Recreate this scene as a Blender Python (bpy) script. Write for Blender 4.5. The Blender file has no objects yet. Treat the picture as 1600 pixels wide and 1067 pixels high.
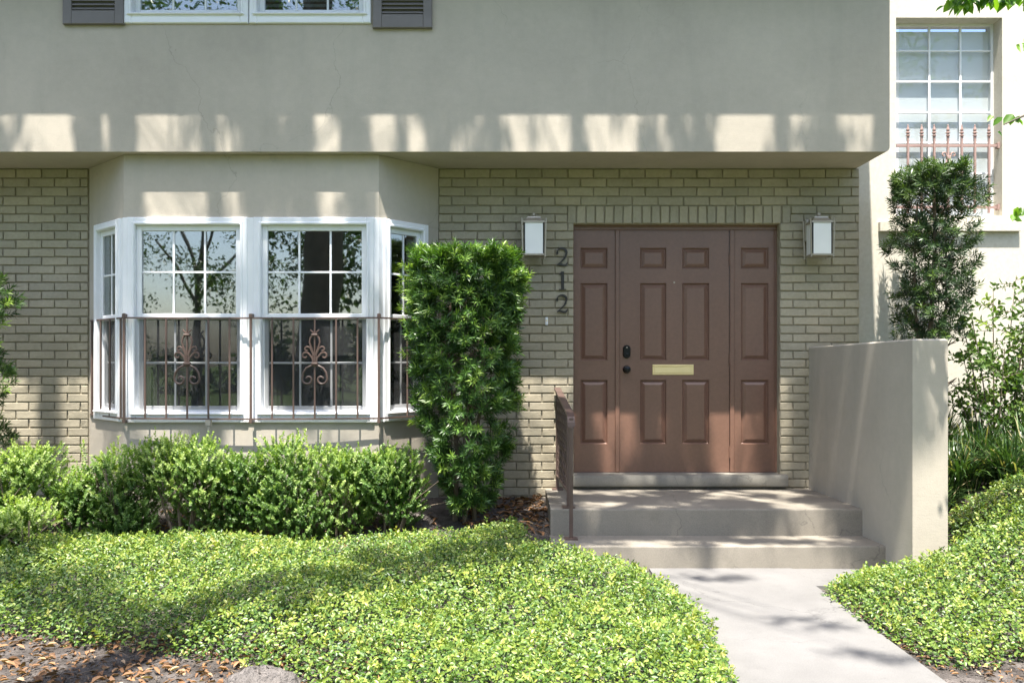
import bpy, math, random
import numpy as np
from mathutils import Vector

random.seed(7)
rng = np.random.default_rng(11)
SC = bpy.context.scene
COL = SC.collection

# ------------------------------------------------------------------ camera, sky, sun, exposure
CAM_Y, EYE, F = -7.2, 1.40, 1346.4
cam_d = bpy.data.cameras.new('camera')
cam_d.sensor_width = 36.0
cam_d.lens = F / 1600.0 * 36.0
cam_d.shift_y = 31.5 / 1600.0
cam_d.clip_end = 600.0
cam_o = bpy.data.objects.new('camera', cam_d)
cam_o.location = (0, CAM_Y, EYE)
cam_o.rotation_euler = (math.pi / 2, 0, 0)
COL.objects.link(cam_o)
SC.camera = cam_o

SUN_DIR = Vector((0.125, 1.0, -3.07)).normalized()
sun_elev = math.asin(-SUN_DIR.z)
world = bpy.data.worlds.new('World')
SC.world = world
world.use_nodes = True
wn = world.node_tree.nodes
wl = world.node_tree.links
bg = wn.get('Background') or wn.new('ShaderNodeBackground')
out = wn.get('World Output') or wn.new('ShaderNodeOutputWorld')
sky = wn.new('ShaderNodeTexSky')
sky.sky_type = 'NISHITA'
sky.sun_disc = False
sky.sun_elevation = sun_elev
sky.sun_rotation = math.pi + math.atan2(0.125, 1.0)
sky.air_density = 1.0
sky.dust_density = 2.0
sky.ozone_density = 0.6
wl.new(sky.outputs[0], bg.inputs[0])
bg.inputs[1].default_value = 0.132
wl.new(bg.outputs[0], out.inputs[0])

sun_d = bpy.data.lights.new('sun', 'SUN')
sun_d.energy = 5.0
sun_d.angle = math.radians(0.53)
sun_d.color = (1.0, 0.95, 0.87)
sun_o = bpy.data.objects.new('sun', sun_d)
sun_o.rotation_euler = SUN_DIR.to_track_quat('-Z', 'Y').to_euler()
sun_o.location = (0, -10, 30)
COL.objects.link(sun_o)

SC.view_settings.view_transform = 'Standard'
SC.view_settings.look = 'None'
SC.view_settings.exposure = 1.62
SC.view_settings.gamma = 1.0
SC.view_settings.use_curve_mapping = False
SC.render.engine = 'CYCLES'
SC.cycles.use_denoising = True
SC.cycles.max_bounces = 10
SC.cycles.diffuse_bounces = 5
SC.cycles.glossy_bounces = 4
SC.cycles.transparent_max_bounces = 12
SC.cycles.caustics_reflective = False
SC.cycles.caustics_refractive = False
SC.cycles.sample_clamp_indirect = 6.0


def W(px, py, y):
    """photo pixel at depth y -> world X, Z (measuring aid)"""
    s = F / (y - CAM_Y)
    return (px - 800) / s, EYE - (py - 565) / s


def PX(px, y):
    return (px - 800) * (y - CAM_Y) / F


def PZ(py, y):
    return EYE - (py - 565) * (y - CAM_Y) / F


# ------------------------------------------------------------------ mesh helpers
class MB:
    def __init__(self):
        self.v, self.f = [], []

    def add(self, vs, fs):
        o = len(self.v)
        self.v += [tuple(p) for p in vs]
        self.f += [tuple(i + o for i in q) for q in fs]

    def box(self, x0, x1, y0, y1, z0, z1, bev=0.0):
        self.boxf(WORLD, x0, x1, z0, z1, -y1, -y0, bev)

    def boxf(self, fr, u0, u1, v0, v1, w0, w1, bev=0.0):
        """box in a local frame (u along, v up, w outward); bev bevels the front face"""
        if bev <= 0:
            pts = [(u, v, w) for w in (w0, w1) for v in (v0, v1) for u in (u0, u1)]
            fs = [(0, 2, 3, 1), (4, 5, 7, 6), (0, 1, 5, 4), (2, 6, 7, 3), (0, 4, 6, 2), (1, 3, 7, 5)]
            self.add([fr(*p) for p in pts], fs)
            return
        b = bev
        rings = [[(u0, v0, w0), (u1, v0, w0), (u1, v1, w0), (u0, v1, w0)],
                 [(u0, v0, w1 - b), (u1, v0, w1 - b), (u1, v1, w1 - b), (u0, v1, w1 - b)],
                 [(u0 + b, v0 + b, w1), (u1 - b, v0 + b, w1), (u1 - b, v1 - b, w1), (u0 + b, v1 - b, w1)]]
        vs = [fr(*p) for r in rings for p in r]
        fs = [(3, 2, 1, 0), (8, 9, 10, 11)]
        for k in (0, 4):
            for i in range(4):
                j = (i + 1) % 4
                fs.append((k + i, k + j, k + 4 + j, k + 4 + i))
        self.add(vs, fs)

    def tube(self, pts, rad, n=8, cap=True):
        pts = [Vector(p) for p in pts]
        if not hasattr(rad, '__len__'):
            rad = [rad] * len(pts)
        vs, fs = [], []
        ref = None
        for i, p in enumerate(pts):
            t = (pts[min(i + 1, len(pts) - 1)] - pts[max(i - 1, 0)])
            if t.length < 1e-9:
                t = Vector((0, 0, 1))
            t.normalize()
            if ref is None:
                ref = Vector((1, 0, 0)) if abs(t.x) < 0.8 else Vector((0, 1, 0))
            a = (ref - t * ref.dot(t))
            if a.length < 1e-5:
                a = t.orthogonal()
            a.normalize()
            ref = a
            b = t.cross(a)
            for k in range(n):
                an = 2 * math.pi * k / n
                vs.append(p + (a * math.cos(an) + b * math.sin(an)) * rad[i])
        for i in range(len(pts) - 1):
            for k in range(n):
                j = (k + 1) % n
                fs.append((i * n + k, i * n + j, (i + 1) * n + j, (i + 1) * n + k))
        if cap:
            fs.append(tuple(range(n - 1, -1, -1)))
            fs.append(tuple((len(pts) - 1) * n + k for k in range(n)))
        self.add(vs, fs)

    def lathe(self, c, prof, n=12, axis='z'):
        """prof: list of (r, h) along axis from c"""
        vs, fs = [], []
        for r, h in prof:
            for k in range(n):
                a = 2 * math.pi * k / n
                if axis == 'z':
                    vs.append((c[0] + r * math.cos(a), c[1] + r * math.sin(a), c[2] + h))
                else:   # -y axis
                    vs.append((c[0] + r * math.cos(a), c[1] - h, c[2] + r * math.sin(a)))
        m = len(prof)
        for i in range(m - 1):
            for k in range(n):
                j = (k + 1) % n
                fs.append((i * n + k, i * n + j, (i + 1) * n + j, (i + 1) * n + k))
        fs.append(tuple(range(n - 1, -1, -1)))
        fs.append(tuple((m - 1) * n + k for k in range(n)))
        self.add(vs, fs)

    def sweep(self, pts, w, h):
        """rectangular section swept along pts in a vertical plane of travel"""
        pts = [Vector(p) for p in pts]
        vs, fs = [], []
        for i, p in enumerate(pts):
            t = (pts[min(i + 1, len(pts) - 1)] - pts[max(i - 1, 0)]).normalized()
            s = t.cross(Vector((0, 0, 1)))
            if s.length < 1e-4:
                s = Vector((1, 0, 0))
            s.normalize()
            u = s.cross(t)
            for a, b in ((-1, -1), (1, -1), (1, 1), (-1, 1)):
                vs.append(p + s * a * w / 2 + u * b * h / 2)
        for i in range(len(pts) - 1):
            for k in range(4):
                j = (k + 1) % 4
                fs.append((i * 4 + k, i * 4 + j, i * 4 + 4 + j, i * 4 + 4 + k))
        fs.append((3, 2, 1, 0))
        e = (len(pts) - 1) * 4
        fs.append((e, e + 1, e + 2, e + 3))
        self.add(vs, fs)

    def ribbon(self, fr, pts, wid, d):
        """flat stroke of varying width in the u,v plane of a frame, depth d outward"""
        n = len(pts)
        L, R = [], []
        for i in range(n):
            a = pts[max(i - 1, 0)]
            b = pts[min(i + 1, n - 1)]
            tx, ty = b[0] - a[0], b[1] - a[1]
            l = math.hypot(tx, ty) or 1
            nx, ny = -ty / l, tx / l
            w = wid[i] / 2 if hasattr(wid, '__len__') else wid / 2
            L.append((pts[i][0] + nx * w, pts[i][1] + ny * w))
            R.append((pts[i][0] - nx * w, pts[i][1] - ny * w))
        vs = []
        for i in range(n):
            vs += [fr(L[i][0], L[i][1], 0), fr(R[i][0], R[i][1], 0), fr(R[i][0], R[i][1], d), fr(L[i][0], L[i][1], d)]
        fs = []
        for i in range(n - 1):
            for k in range(4):
                j = (k + 1) % 4
                fs.append((i * 4 + k, i * 4 + j, i * 4 + 4 + j, i * 4 + 4 + k))
        fs.append((3, 2, 1, 0))
        e = (n - 1) * 4
        fs.append((e, e + 1, e + 2, e + 3))
        self.add(vs, fs)


def frame(o, u, n):
    """local frame: origin o, u = plan direction (x, y), n = outward plan direction"""
    def fr(a, b, c):
        return (o[0] + u[0] * a + n[0] * c, o[1] + u[1] * a + n[1] * c, o[2] + b)
    return fr


WORLD = frame((0, 0, 0), (1, 0), (0, -1))
ORI = {}


def tag(o, label=None, cat=None, group=None, kind=None):
    if label:
        o['label'] = label
    if cat:
        o['category'] = cat
    if group:
        o['group'] = group
    if kind:
        o['kind'] = kind
    return o


def empty(name, loc, label, cat, group=None):
    o = bpy.data.objects.new(name, None)
    o.empty_display_size = 0.2
    COL.objects.link(o)
    o.location = loc
    ORI[o.name] = Vector(loc)
    return tag(o, label, cat, group)


def link_mesh(name, me, mat, parent=None, loc=None):
    o = bpy.data.objects.new(name, me)
    COL.objects.link(o)
    if mat and not me.materials:
        me.materials.append(mat)
    if parent is not None:
        o.parent = parent
        ORI[o.name] = ORI[parent.name]
    else:
        o.location = loc or (0, 0, 0)
        ORI[o.name] = Vector(loc or (0, 0, 0))
    return o


def obj(name, mb, mat, parent=None, loc=None, smooth=False, recalc=True):
    base = ORI[parent.name] if parent is not None else Vector(loc or (0, 0, 0))
    me = bpy.data.meshes.new(name)
    me.from_pydata([(p[0] - base.x, p[1] - base.y, p[2] - base.z) for p in mb.v], [], mb.f)
    if recalc:
        import bmesh
        bm = bmesh.new()
        bm.from_mesh(me)
        bmesh.ops.recalc_face_normals(bm, faces=bm.faces)
        bm.to_mesh(me)
        bm.free()
    if smooth:
        me.polygons.foreach_set('use_smooth', [True] * len(me.polygons))
        try:
            me.set_sharp_from_angle(angle=math.radians(40))
        except Exception:
            pass
    me.update()
    return link_mesh(name, me, mat, parent, loc)


def quads_mesh(name, verts, quads, mat, parent=None, loc=None, tint=None, smooth=False):
    base = ORI[parent.name] if parent is not None else Vector(loc or (0, 0, 0))
    v = np.asarray(verts, dtype=np.float32) - np.array(base, dtype=np.float32)
    q = np.asarray(quads, dtype=np.int32)
    me = bpy.data.meshes.new(name)
    me.vertices.add(len(v))
    me.vertices.foreach_set('co', v.ravel())
    k = q.shape[1]
    me.loops.add(q.size)
    me.loops.foreach_set('vertex_index', q.ravel())
    me.polygons.add(len(q))
    me.polygons.foreach_set('loop_start', np.arange(0, q.size, k, dtype=np.int32))
    me.polygons.foreach_set('loop_total', np.full(len(q), k, dtype=np.int32))
    if smooth:
        me.polygons.foreach_set('use_smooth', np.ones(len(q), dtype=bool))
    me.update(calc_edges=True)
    if tint is not None:
        at = me.attributes.new('tint', 'FLOAT', 'POINT')
        at.data.foreach_set('value', np.asarray(tint, dtype=np.float32))
    return link_mesh(name, me, mat, parent, loc)


# ------------------------------------------------------------------ materials
def mat_new(name):
    m = bpy.data.materials.new(name)
    m.use_nodes = True
    nt = m.node_tree
    b = nt.nodes['Principled BSDF']
    return m, nt, b


def noise(nt, scale, detail=4, rough=0.55, vec=None, stretch=None):
    n = nt.nodes.new('ShaderNodeTexNoise')
    n.inputs['Scale'].default_value = scale
    n.inputs['Detail'].default_value = detail
    n.inputs['Roughness'].default_value = rough
    if vec is None:
        g = nt.nodes.new('ShaderNodeNewGeometry')
        vec = g.outputs['Position']
    if stretch:
        mp = nt.nodes.new('ShaderNodeMapping')
        mp.inputs['Scale'].default_value = stretch
        nt.links.new(vec, mp.inputs['Vector'])
        vec = mp.outputs[0]
    nt.links.new(vec, n.inputs['Vector'])
    return n.outputs['Fac']


def ramp(nt, fac, stops):
    r = nt.nodes.new('ShaderNodeValToRGB')
    els = r.color_ramp.elements
    while len(els) < len(stops):
        els.new(0.5)
    for e, (p, c) in zip(els, stops):
        e.position = p
        e.color = (*c, 1) if len(c) == 3 else c
    nt.links.new(fac, r.inputs[0])
    return r.outputs[0]


def mixc(nt, fac, a, b, mode='MIX'):
    m = nt.nodes.new('ShaderNodeMix')
    m.data_type = 'RGBA'
    m.blend_type = mode
    for sock, val in ((m.inputs[0], fac), (m.inputs[6], a), (m.inputs[7], b)):
        if isinstance(val, (int, float)):
            sock.default_value = val
        elif isinstance(val, tuple):
            sock.default_value = (*val, 1) if len(val) == 3 else val
        else:
            nt.links.new(val, sock)
    return m.outputs[2]


def bump(nt, b, h, strength=0.3, dist=0.01):
    n = nt.nodes.new('ShaderNodeBump')
    n.inputs['Strength'].default_value = strength
    n.inputs['Distance'].default_value = dist
    nt.links.new(h, n.inputs['Height'])
    nt.links.new(n.outputs[0], b.inputs['Normal'])


def painted(name, c, var=0.12, rough=0.75, bscale=120, bstr=0.25, bdist=0.004, big=1.3, spec=0.3, stretch=None):
    m, nt, b = mat_new(name)
    lo = tuple(x * (1 - var) for x in c)
    hi = tuple(min(1, x * (1 + var)) for x in c)
    f1 = noise(nt, big, 6, 0.62, stretch=stretch)
    col = ramp(nt, f1, [(0.3, lo), (0.72, hi)])
    f3 = noise(nt, 38, 5, 0.6)
    col = mixc(nt, 0.28, col, ramp(nt, f3, [(0.3, (0.35,) * 3), (0.7, (0.65,) * 3)]), 'OVERLAY')
    nt.links.new(col, b.inputs['Base Color'])
    b.inputs['Roughness'].default_value = rough
    b.inputs['Specular IOR Level'].default_value = spec
    f2 = noise(nt, bscale, 5, 0.6)
    bump(nt, b, f2, bstr, bdist)
    return m


def solid(name, c, rough=0.5, metal=0.0, spec=0.5, var=0.06, bscale=200, bstr=0.05):
    m, nt, b = mat_new(name)
    f = noise(nt, 9, 4)
    nt.links.new(ramp(nt, f, [(0.3, tuple(x * (1 - var) for x in c)), (0.7, tuple(min(1, x * (1 + var)) for x in c))]), b.inputs['Base Color'])
    b.inputs['Roughness'].default_value = rough
    b.inputs['Metallic'].default_value = metal
    b.inputs['Specular IOR Level'].default_value = spec
    if bstr:
        bump(nt, b, noise(nt, bscale, 3), bstr, 0.002)
    return m


def stucco_wall_material():
    m, nt, b = mat_new('taupe_stucco')
    c = (0.448, 0.402, 0.334)
    f1 = noise(nt, 1.1, 6, 0.6)
    col = ramp(nt, f1, [(0.3, tuple(x * 0.89 for x in c)), (0.72, tuple(x * 1.08 for x in c))])
    f0 = noise(nt, 17, 7, 0.7)
    col = mixc(nt, 0.13, col, ramp(nt, f0, [(0.32, (0.36,) * 3), (0.68, (0.64,) * 3)]), 'OVERLAY')
    # faint vertical weather streaks
    f2 = noise(nt, 3.0, 5, 0.6, stretch=(1.6, 1.6, 0.18))
    col = mixc(nt, ramp(nt, f2, [(0.52, (0, 0, 0)), (0.75, (0.30,) * 3)]), col, (0.33, 0.31, 0.26))
    # hairline cracks
    vn = nt.nodes.new('ShaderNodeTexVoronoi')
    vn.feature = 'DISTANCE_TO_EDGE'
    vn.inputs['Scale'].default_value = 0.9
    g = nt.nodes.new('ShaderNodeNewGeometry')
    nz = nt.nodes.new('ShaderNodeTexNoise')
    nz.inputs['Scale'].default_value = 4
    nz.inputs['Detail'].default_value = 6
    nt.links.new(g.outputs['Position'], nz.inputs['Vector'])
    add = nt.nodes.new('ShaderNodeVectorMath')
    add.operation = 'MULTIPLY_ADD'
    add.inputs[1].default_value = (0.35, 0.35, 0.35)
    nt.links.new(nz.outputs['Color'], add.inputs[0])
    mp = nt.nodes.new('ShaderNodeMapping')
    mp.inputs['Scale'].default_value = (1.0, 1.0, 0.45)
    nt.links.new(g.outputs['Position'], mp.inputs['Vector'])
    nt.links.new(mp.outputs[0], add.inputs[2])
    nt.links.new(add.outputs[0], vn.inputs['Vector'])
    crack = ramp(nt, vn.outputs['Distance'], [(0.0, (1, 1, 1)), (0.0035, (0, 0, 0))])
    mask = ramp(nt, noise(nt, 0.8, 2), [(0.48, (0, 0, 0)), (0.62, (0.45,) * 3)])
    cm = mixc(nt, 1.0, crack, mask, 'MULTIPLY')
    col = mixc(nt, cm, col, (0.22, 0.205, 0.175))
    nt.links.new(col, b.inputs['Base Color'])
    b.inputs['Roughness'].default_value = 0.8
    b.inputs['Specular IOR Level'].default_value = 0.25
    h = mixc(nt, 0.35, noise(nt, 160, 5, 0.6), noise(nt, 26, 5, 0.55, stretch=(0.5, 0.5, 2.2)))
    bump(nt, b, h, 0.28, 0.006)
    return m


def leaf_material(name, stops, rough=0.42, trans=0.3, spec=0.5):
    m, nt, b = mat_new(name)
    a = nt.nodes.new('ShaderNodeAttribute')
    a.attribute_name = 'tint'
    col = ramp(nt, a.outputs['Fac'], stops)
    nt.links.new(col, b.inputs['Base Color'])
    b.inputs['Roughness'].default_value = rough
    b.inputs['Specular IOR Level'].default_value = spec
    t = nt.nodes.new('ShaderNodeBsdfTranslucent')
    tc = mixc(nt, 1.0, col, (1.7, 1.9, 0.6), 'MULTIPLY')
    nt.links.new(tc, t.inputs['Color'])
    mx = nt.nodes.new('ShaderNodeMixShader')
    mx.inputs[0].default_value = trans
    nt.links.new(b.outputs[0], mx.inputs[1])
    nt.links.new(t.outputs[0], mx.inputs[2])
    nt.links.new(mx.outputs[0], nt.nodes['Material Output'].inputs['Surface'])
    return m


def glass_material(name, refl=0.22, tintc=(0.75, 0.82, 0.80)):
    m, nt, b = mat_new(name)
    nt.nodes.remove(b)
    lf = nt.nodes.new('ShaderNodeLayerWeight')
    lf.inputs['Blend'].default_value = 0.5
    lw = nt.nodes.new('ShaderNodeMath')
    lw.operation = 'POWER'
    lw.inputs[1].default_value = 4.5
    nt.links.new(lf.outputs['Facing'], lw.inputs[0])
    mp = nt.nodes.new('ShaderNodeMapRange')
    mp.inputs[1].default_value = 0.0
    mp.inputs[2].default_value = 1.0
    mp.inputs[3].default_value = refl
    mp.inputs[4].default_value = 1.0
    nt.links.new(lw.outputs[0], mp.inputs[0])
    tr = nt.nodes.new('ShaderNodeBsdfTransparent')
    tr.inputs[0].default_value = (*tintc, 1)
    gl = nt.nodes.new('ShaderNodeBsdfGlossy')
    gl.inputs['Roughness'].default_value = 0.016
    bn = nt.nodes.new('ShaderNodeBump')
    bn.inputs['Strength'].default_value = 0.12
    bn.inputs['Distance'].default_value = 0.01
    nt.links.new(noise(nt, 2.2, 1), bn.inputs['Height'])
    nt.links.new(bn.outputs[0], gl.inputs['Normal'])
    mx = nt.nodes.new('ShaderNodeMixShader')
    nt.links.new(mp.outputs[0], mx.inputs[0])
    nt.links.new(tr.outputs[0], mx.inputs[1])
    nt.links.new(gl.outputs[0], mx.inputs[2])
    nt.links.new(mx.outputs[0], nt.nodes['Material Output'].inputs['Surface'])
    return m


def screen_material():
    m, nt, b = mat_new('insect_screen')
    b.inputs['Base Color'].default_value = (0.035, 0.037, 0.04, 1)
    b.inputs['Roughness'].default_value = 0.8
    tr = nt.nodes.new('ShaderNodeBsdfTransparent')
    mx = nt.nodes.new('ShaderNodeMixShader')
    mx.inputs[0].default_value = 0.45
    nt.links.new(tr.outputs[0], mx.inputs[1])
    nt.links.new(b.outputs[0], mx.inputs[2])
    nt.links.new(mx.outputs[0], nt.nodes['Material Output'].inputs['Surface'])
    return m


def ground_material():
    m, nt, b = mat_new('garden_soil')
    f = noise(nt, 7, 8, 0.7)
    col = ramp(nt, f, [(0.3, (0.045, 0.038, 0.034)), (0.5, (0.10, 0.088, 0.08)), (0.72, (0.20, 0.175, 0.16))])
    f2 = noise(nt, 90, 4, 0.7)
    col = mixc(nt, 0.6, col, ramp(nt, f2, [(0.3, (0.25,) * 3), (0.7, (0.75,) * 3)]), 'OVERLAY')
    # lawn beyond the bed, toward the street
    g = nt.nodes.new('ShaderNodeNewGeometry')
    sp = nt.nodes.new('ShaderNodeSeparateXYZ')
    nt.links.new(g.outputs['Position'], sp.inputs[0])
    mr = nt.nodes.new('ShaderNodeMapRange')
    mr.inputs[1].default_value = -4.6
    mr.inputs[2].default_value = -6.0
    nt.links.new(sp.outputs['Y'], mr.inputs[0])
    col = mixc(nt, mr.outputs[0], col, ramp(nt, noise(nt, 3, 6), [(0.3, (0.05, 0.085, 0.025)), (0.7, (0.11, 0.15, 0.05))]))
    nt.links.new(col, b.inputs['Base Color'])
    b.inputs['Roughness'].default_value = 0.95
    b.inputs['Specular IOR Level'].default_value = 0.1
    bump(nt, b, noise(nt, 60, 8, 0.7), 0.9, 0.02)
    return m


def concrete_material(name, c, stain, rough=0.85):
    m, nt, b = mat_new(name)
    f1 = noise(nt, 2.2, 8, 0.65)
    col = ramp(nt, f1, [(0.3, tuple(x * 0.84 for x in c)), (0.7, tuple(x * 1.08 for x in c))])
    f2 = noise(nt, 5, 7, 0.7)
    col = mixc(nt, ramp(nt, f2, [(0.55, (0, 0, 0)), (0.75, (0.6,) * 3)]), col, stain)
    vn = nt.nodes.new('ShaderNodeTexVoronoi')
    vn.feature = 'DISTANCE_TO_EDGE'
    vn.inputs['Scale'].default_value = 1.1
    g = nt.nodes.new('ShaderNodeNewGeometry')
    nz = nt.nodes.new('ShaderNodeTexNoise')
    nz.inputs['Scale'].default_value = 5
    nz.inputs['Detail'].default_value = 7
    nt.links.new(g.outputs['Position'], nz.inputs['Vector'])
    ad = nt.nodes.new('ShaderNodeVectorMath')
    ad.operation = 'MULTIPLY_ADD'
    ad.inputs[1].default_value = (0.4, 0.4, 0.4)
    nt.links.new(nz.outputs['Color'], ad.inputs[0])
    nt.links.new(g.outputs['Position'], ad.inputs[2])
    nt.links.new(ad.outputs[0], vn.inputs['Vector'])
    ck = mixc(nt, 1.0, ramp(nt, vn.outputs['Distance'], [(0.0, (1, 1, 1)), (0.006, (0, 0, 0))]), ramp(nt, noise(nt, 1.1, 2), [(0.5, (0, 0, 0)), (0.6, (0.6,) * 3)]), 'MULTIPLY')
    col = mixc(nt, ck, col, tuple(x * .45 for x in c))
    # small dark spatter and drip stains
    sp_ = ramp(nt, noise(nt, 24, 6, 0.75), [(0.60, (0, 0, 0)), (0.70, (0.5,) * 3)])
    col = mixc(nt, sp_, col, tuple(x * .62 for x in c))
    f3 = noise(nt, 140, 4, 0.7)
    col = mixc(nt, 0.35, col, ramp(nt, f3, [(0.3, (0.3,) * 3), (0.7, (0.7,) * 3)]), 'OVERLAY')
    nt.links.new(col, b.inputs['Base Color'])
    b.inputs['Roughness'].default_value = rough
    b.inputs['Specular IOR Level'].default_value = 0.25
    bump(nt, b, mixc(nt, 0.5, noise(nt, 220, 5, 0.7), noise(nt, 14, 6, 0.6)), 0.35, 0.006)
    return m


def bark_material(name, c):
    m, nt, b = mat_new(name)
    f = noise(nt, 14, 8, 0.7, stretch=(1, 1, 0.25))
    nt.links.new(ramp(nt, f, [(0.3, tuple(x * 0.45 for x in c)), (0.7, c)]), b.inputs['Base Color'])
    b.inputs['Roughness'].default_value = 0.9
    bump(nt, b, f, 0.9, 0.03)
    return m


M = {}
M['stucco'] = stucco_wall_material()
M['brick'] = painted('painted_brick', (0.355, 0.314, 0.232), 0.13, 0.72, 90, 0.55, 0.006, 2.0)
_nt = M['brick'].node_tree
_b = _nt.nodes['Principled BSDF']
_src = _b.inputs['Base Color'].links[0].from_socket
_oi = _nt.nodes.new('ShaderNodeObjectInfo')
_nt.links.new(mixc(_nt, 0.38, _src, ramp(_nt, _oi.outputs['Random'], [(0.0, (0.36, 0.37, 0.38)), (0.5, (0.5,) * 3), (1.0, (0.62, 0.60, 0.57))]), 'OVERLAY'), _b.inputs['Base Color'])
M['mortar'] = painted('painted_mortar', (0.325, 0.286, 0.212), 0.12, 0.85, 70, 0.5, 0.006, 2.0)
M['white'] = solid('white_vinyl', (0.80, 0.81, 0.83), 0.35, 0, 0.5, 0.02, 150, 0.02)
M['cream'] = painted('cream_stucco', (0.58, 0.545, 0.465), 0.035, 0.85, 130, 0.3, 0.005, 1.2)
M['door'] = painted('brown_door_paint', (0.175, 0.094, 0.066), 0.10, 0.33, 90, 0.16, 0.002, 2.5, spec=0.6, stretch=(1, 1, .35))
M['iron'] = solid('brown_iron_paint', (0.105, 0.068, 0.056), 0.45, 0, 0.5, 0.12, 160, 0.15)
M['pink_iron'] = solid('pinkish_iron_paint', (0.33, 0.22, 0.195), 0.55, 0, 0.4, 0.12, 160, 0.15)  # even pinkish brown, lighter than the brown iron
M['shutter'] = solid('shutter_paint', (0.165, 0.148, 0.142), 0.5, 0, 0.4, 0.06)
M['black'] = solid('black_metal', (0.012, 0.012, 0.013), 0.35, 0.6, 0.5, 0.1)
M['numeral'] = solid('blackened_bronze', (0.034, 0.030, 0.026), 0.4, 0.3, 0.5, 0.15)
M['brass'] = solid('pale_brass', (0.86, 0.70, 0.34), 0.45, 0.0, 0.5, 0.06)
M['nickel'] = solid('brushed_nickel', (0.42, 0.37, 0.30), 0.38, 0.6, 0.5, 0.06)
M['frost'] = solid('frosted_glass', (0.82, 0.81, 0.78), 0.4, 0, 0.5, 0.02, 100, 0)
M['glass'] = glass_material('window_glass')
M['glass2'] = glass_material('clear_window_glass', 0.035, (0.9, 0.92, 0.92))
M['screen'] = screen_material()
M['shade'] = solid('white_roller_shade', (0.86, 0.85, 0.86), 0.9, 0, 0.1, 0.02, 100, 0.05)
M['blind'] = solid('blind_slats', (0.42, 0.44, 0.45), 0.6, 0, 0.3, 0.04)
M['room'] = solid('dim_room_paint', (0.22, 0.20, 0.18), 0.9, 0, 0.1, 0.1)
M['plaster_in'] = M['room']
M['step'] = concrete_material('painted_step_concrete', (0.25, 0.225, 0.186), (0.175, 0.158, 0.13))
M['sill'] = concrete_material('door_sill_concrete', (0.25, 0.235, 0.20), (0.15, 0.14, 0.12))
M['path'] = concrete_material('walkway_concrete', (0.175, 0.17, 0.164), (0.125, 0.12, 0.115))
M['ground'] = ground_material()
M['roof'] = solid('roof_shingle', (0.10, 0.09, 0.085), 0.9, 0, 0.2, 0.2)
M['bark'] = bark_material('grey_bark', (0.20, 0.165, 0.13))
M['twig'] = bark_material('twig_bark', (0.22, 0.17, 0.12))
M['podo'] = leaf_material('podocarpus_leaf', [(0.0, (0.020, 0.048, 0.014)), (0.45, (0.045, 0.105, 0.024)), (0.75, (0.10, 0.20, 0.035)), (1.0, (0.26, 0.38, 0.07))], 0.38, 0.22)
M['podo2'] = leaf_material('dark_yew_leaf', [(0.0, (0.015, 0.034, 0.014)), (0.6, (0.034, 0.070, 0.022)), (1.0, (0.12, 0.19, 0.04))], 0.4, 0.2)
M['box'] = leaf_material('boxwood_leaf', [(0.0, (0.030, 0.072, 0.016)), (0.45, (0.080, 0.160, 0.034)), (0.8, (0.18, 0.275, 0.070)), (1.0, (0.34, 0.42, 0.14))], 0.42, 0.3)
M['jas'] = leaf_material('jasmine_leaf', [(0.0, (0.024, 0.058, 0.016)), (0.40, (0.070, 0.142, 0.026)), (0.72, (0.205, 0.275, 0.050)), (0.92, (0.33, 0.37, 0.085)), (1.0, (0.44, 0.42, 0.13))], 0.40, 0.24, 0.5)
M['lirio'] = leaf_material('liriope_blade', [(0.0, (0.02, 0.045, 0.016)), (0.7, (0.05, 0.10, 0.028)), (0.93, (0.14, 0.20, 0.05)), (1.0, (0.34, 0.29, 0.16))], 0.4, 0.2)
M['weed'] = leaf_material('rangy_shrub_leaf', [(0.0, (0.04, 0.085, 0.02)), (0.7, (0.10, 0.17, 0.035)), (1.0, (0.24, 0.32, 0.07))], 0.45, 0.35)
M['vine'] = leaf_material('broad_tree_leaf', [(0.0, (0.05, 0.12, 0.015)), (0.6, (0.10, 0.22, 0.02)), (1.0, (0.22, 0.36, 0.04))], 0.4, 0.45)
M['oak'] = leaf_material('oak_leaf', [(0.0, (0.025, 0.05, 0.015)), (0.6, (0.05, 0.095, 0.025)), (1.0, (0.10, 0.15, 0.04))], 0.45, 0.22)
M['litter'] = leaf_material('dead_leaf', [(0.0, (0.06, 0.035, 0.02)), (0.4, (0.16, 0.09, 0.05)), (0.75, (0.30, 0.16, 0.08)), (1.0, (0.42, 0.31, 0.20))], 0.7, 0.1, 0.2)

# ------------------------------------------------------------------ ground, walkway
def sstep(a, b, x):
    t = np.clip((np.asarray(x, dtype=float) - a) / (b - a), 0, 1)
    return t * t * (3 - 2 * t)


def ground_h(x, y):
    x = np.asarray(x, dtype=float)
    y = np.asarray(y, dtype=float)
    left = (0.22 * sstep(-1.7, -0.2, y) + 0.07 * sstep(-3.3, -1.5, y)) * (1 - sstep(0.30, 0.95, x))
    near = sstep(-2.1, -1.85, y)
    right = np.clip((x - 2.0 - 0.52 * near) * (0.33 + 0.20 * near), 0, 0.5) * sstep(-3.5, -1.6, y)
    w = 0.012 * np.sin(x * 3.1 + 1.3) * np.sin(y * 2.7) * sstep(0.0, 0.3, np.abs(x - 1.45) - 0.6)
    return left + right + w - 0.02


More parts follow.
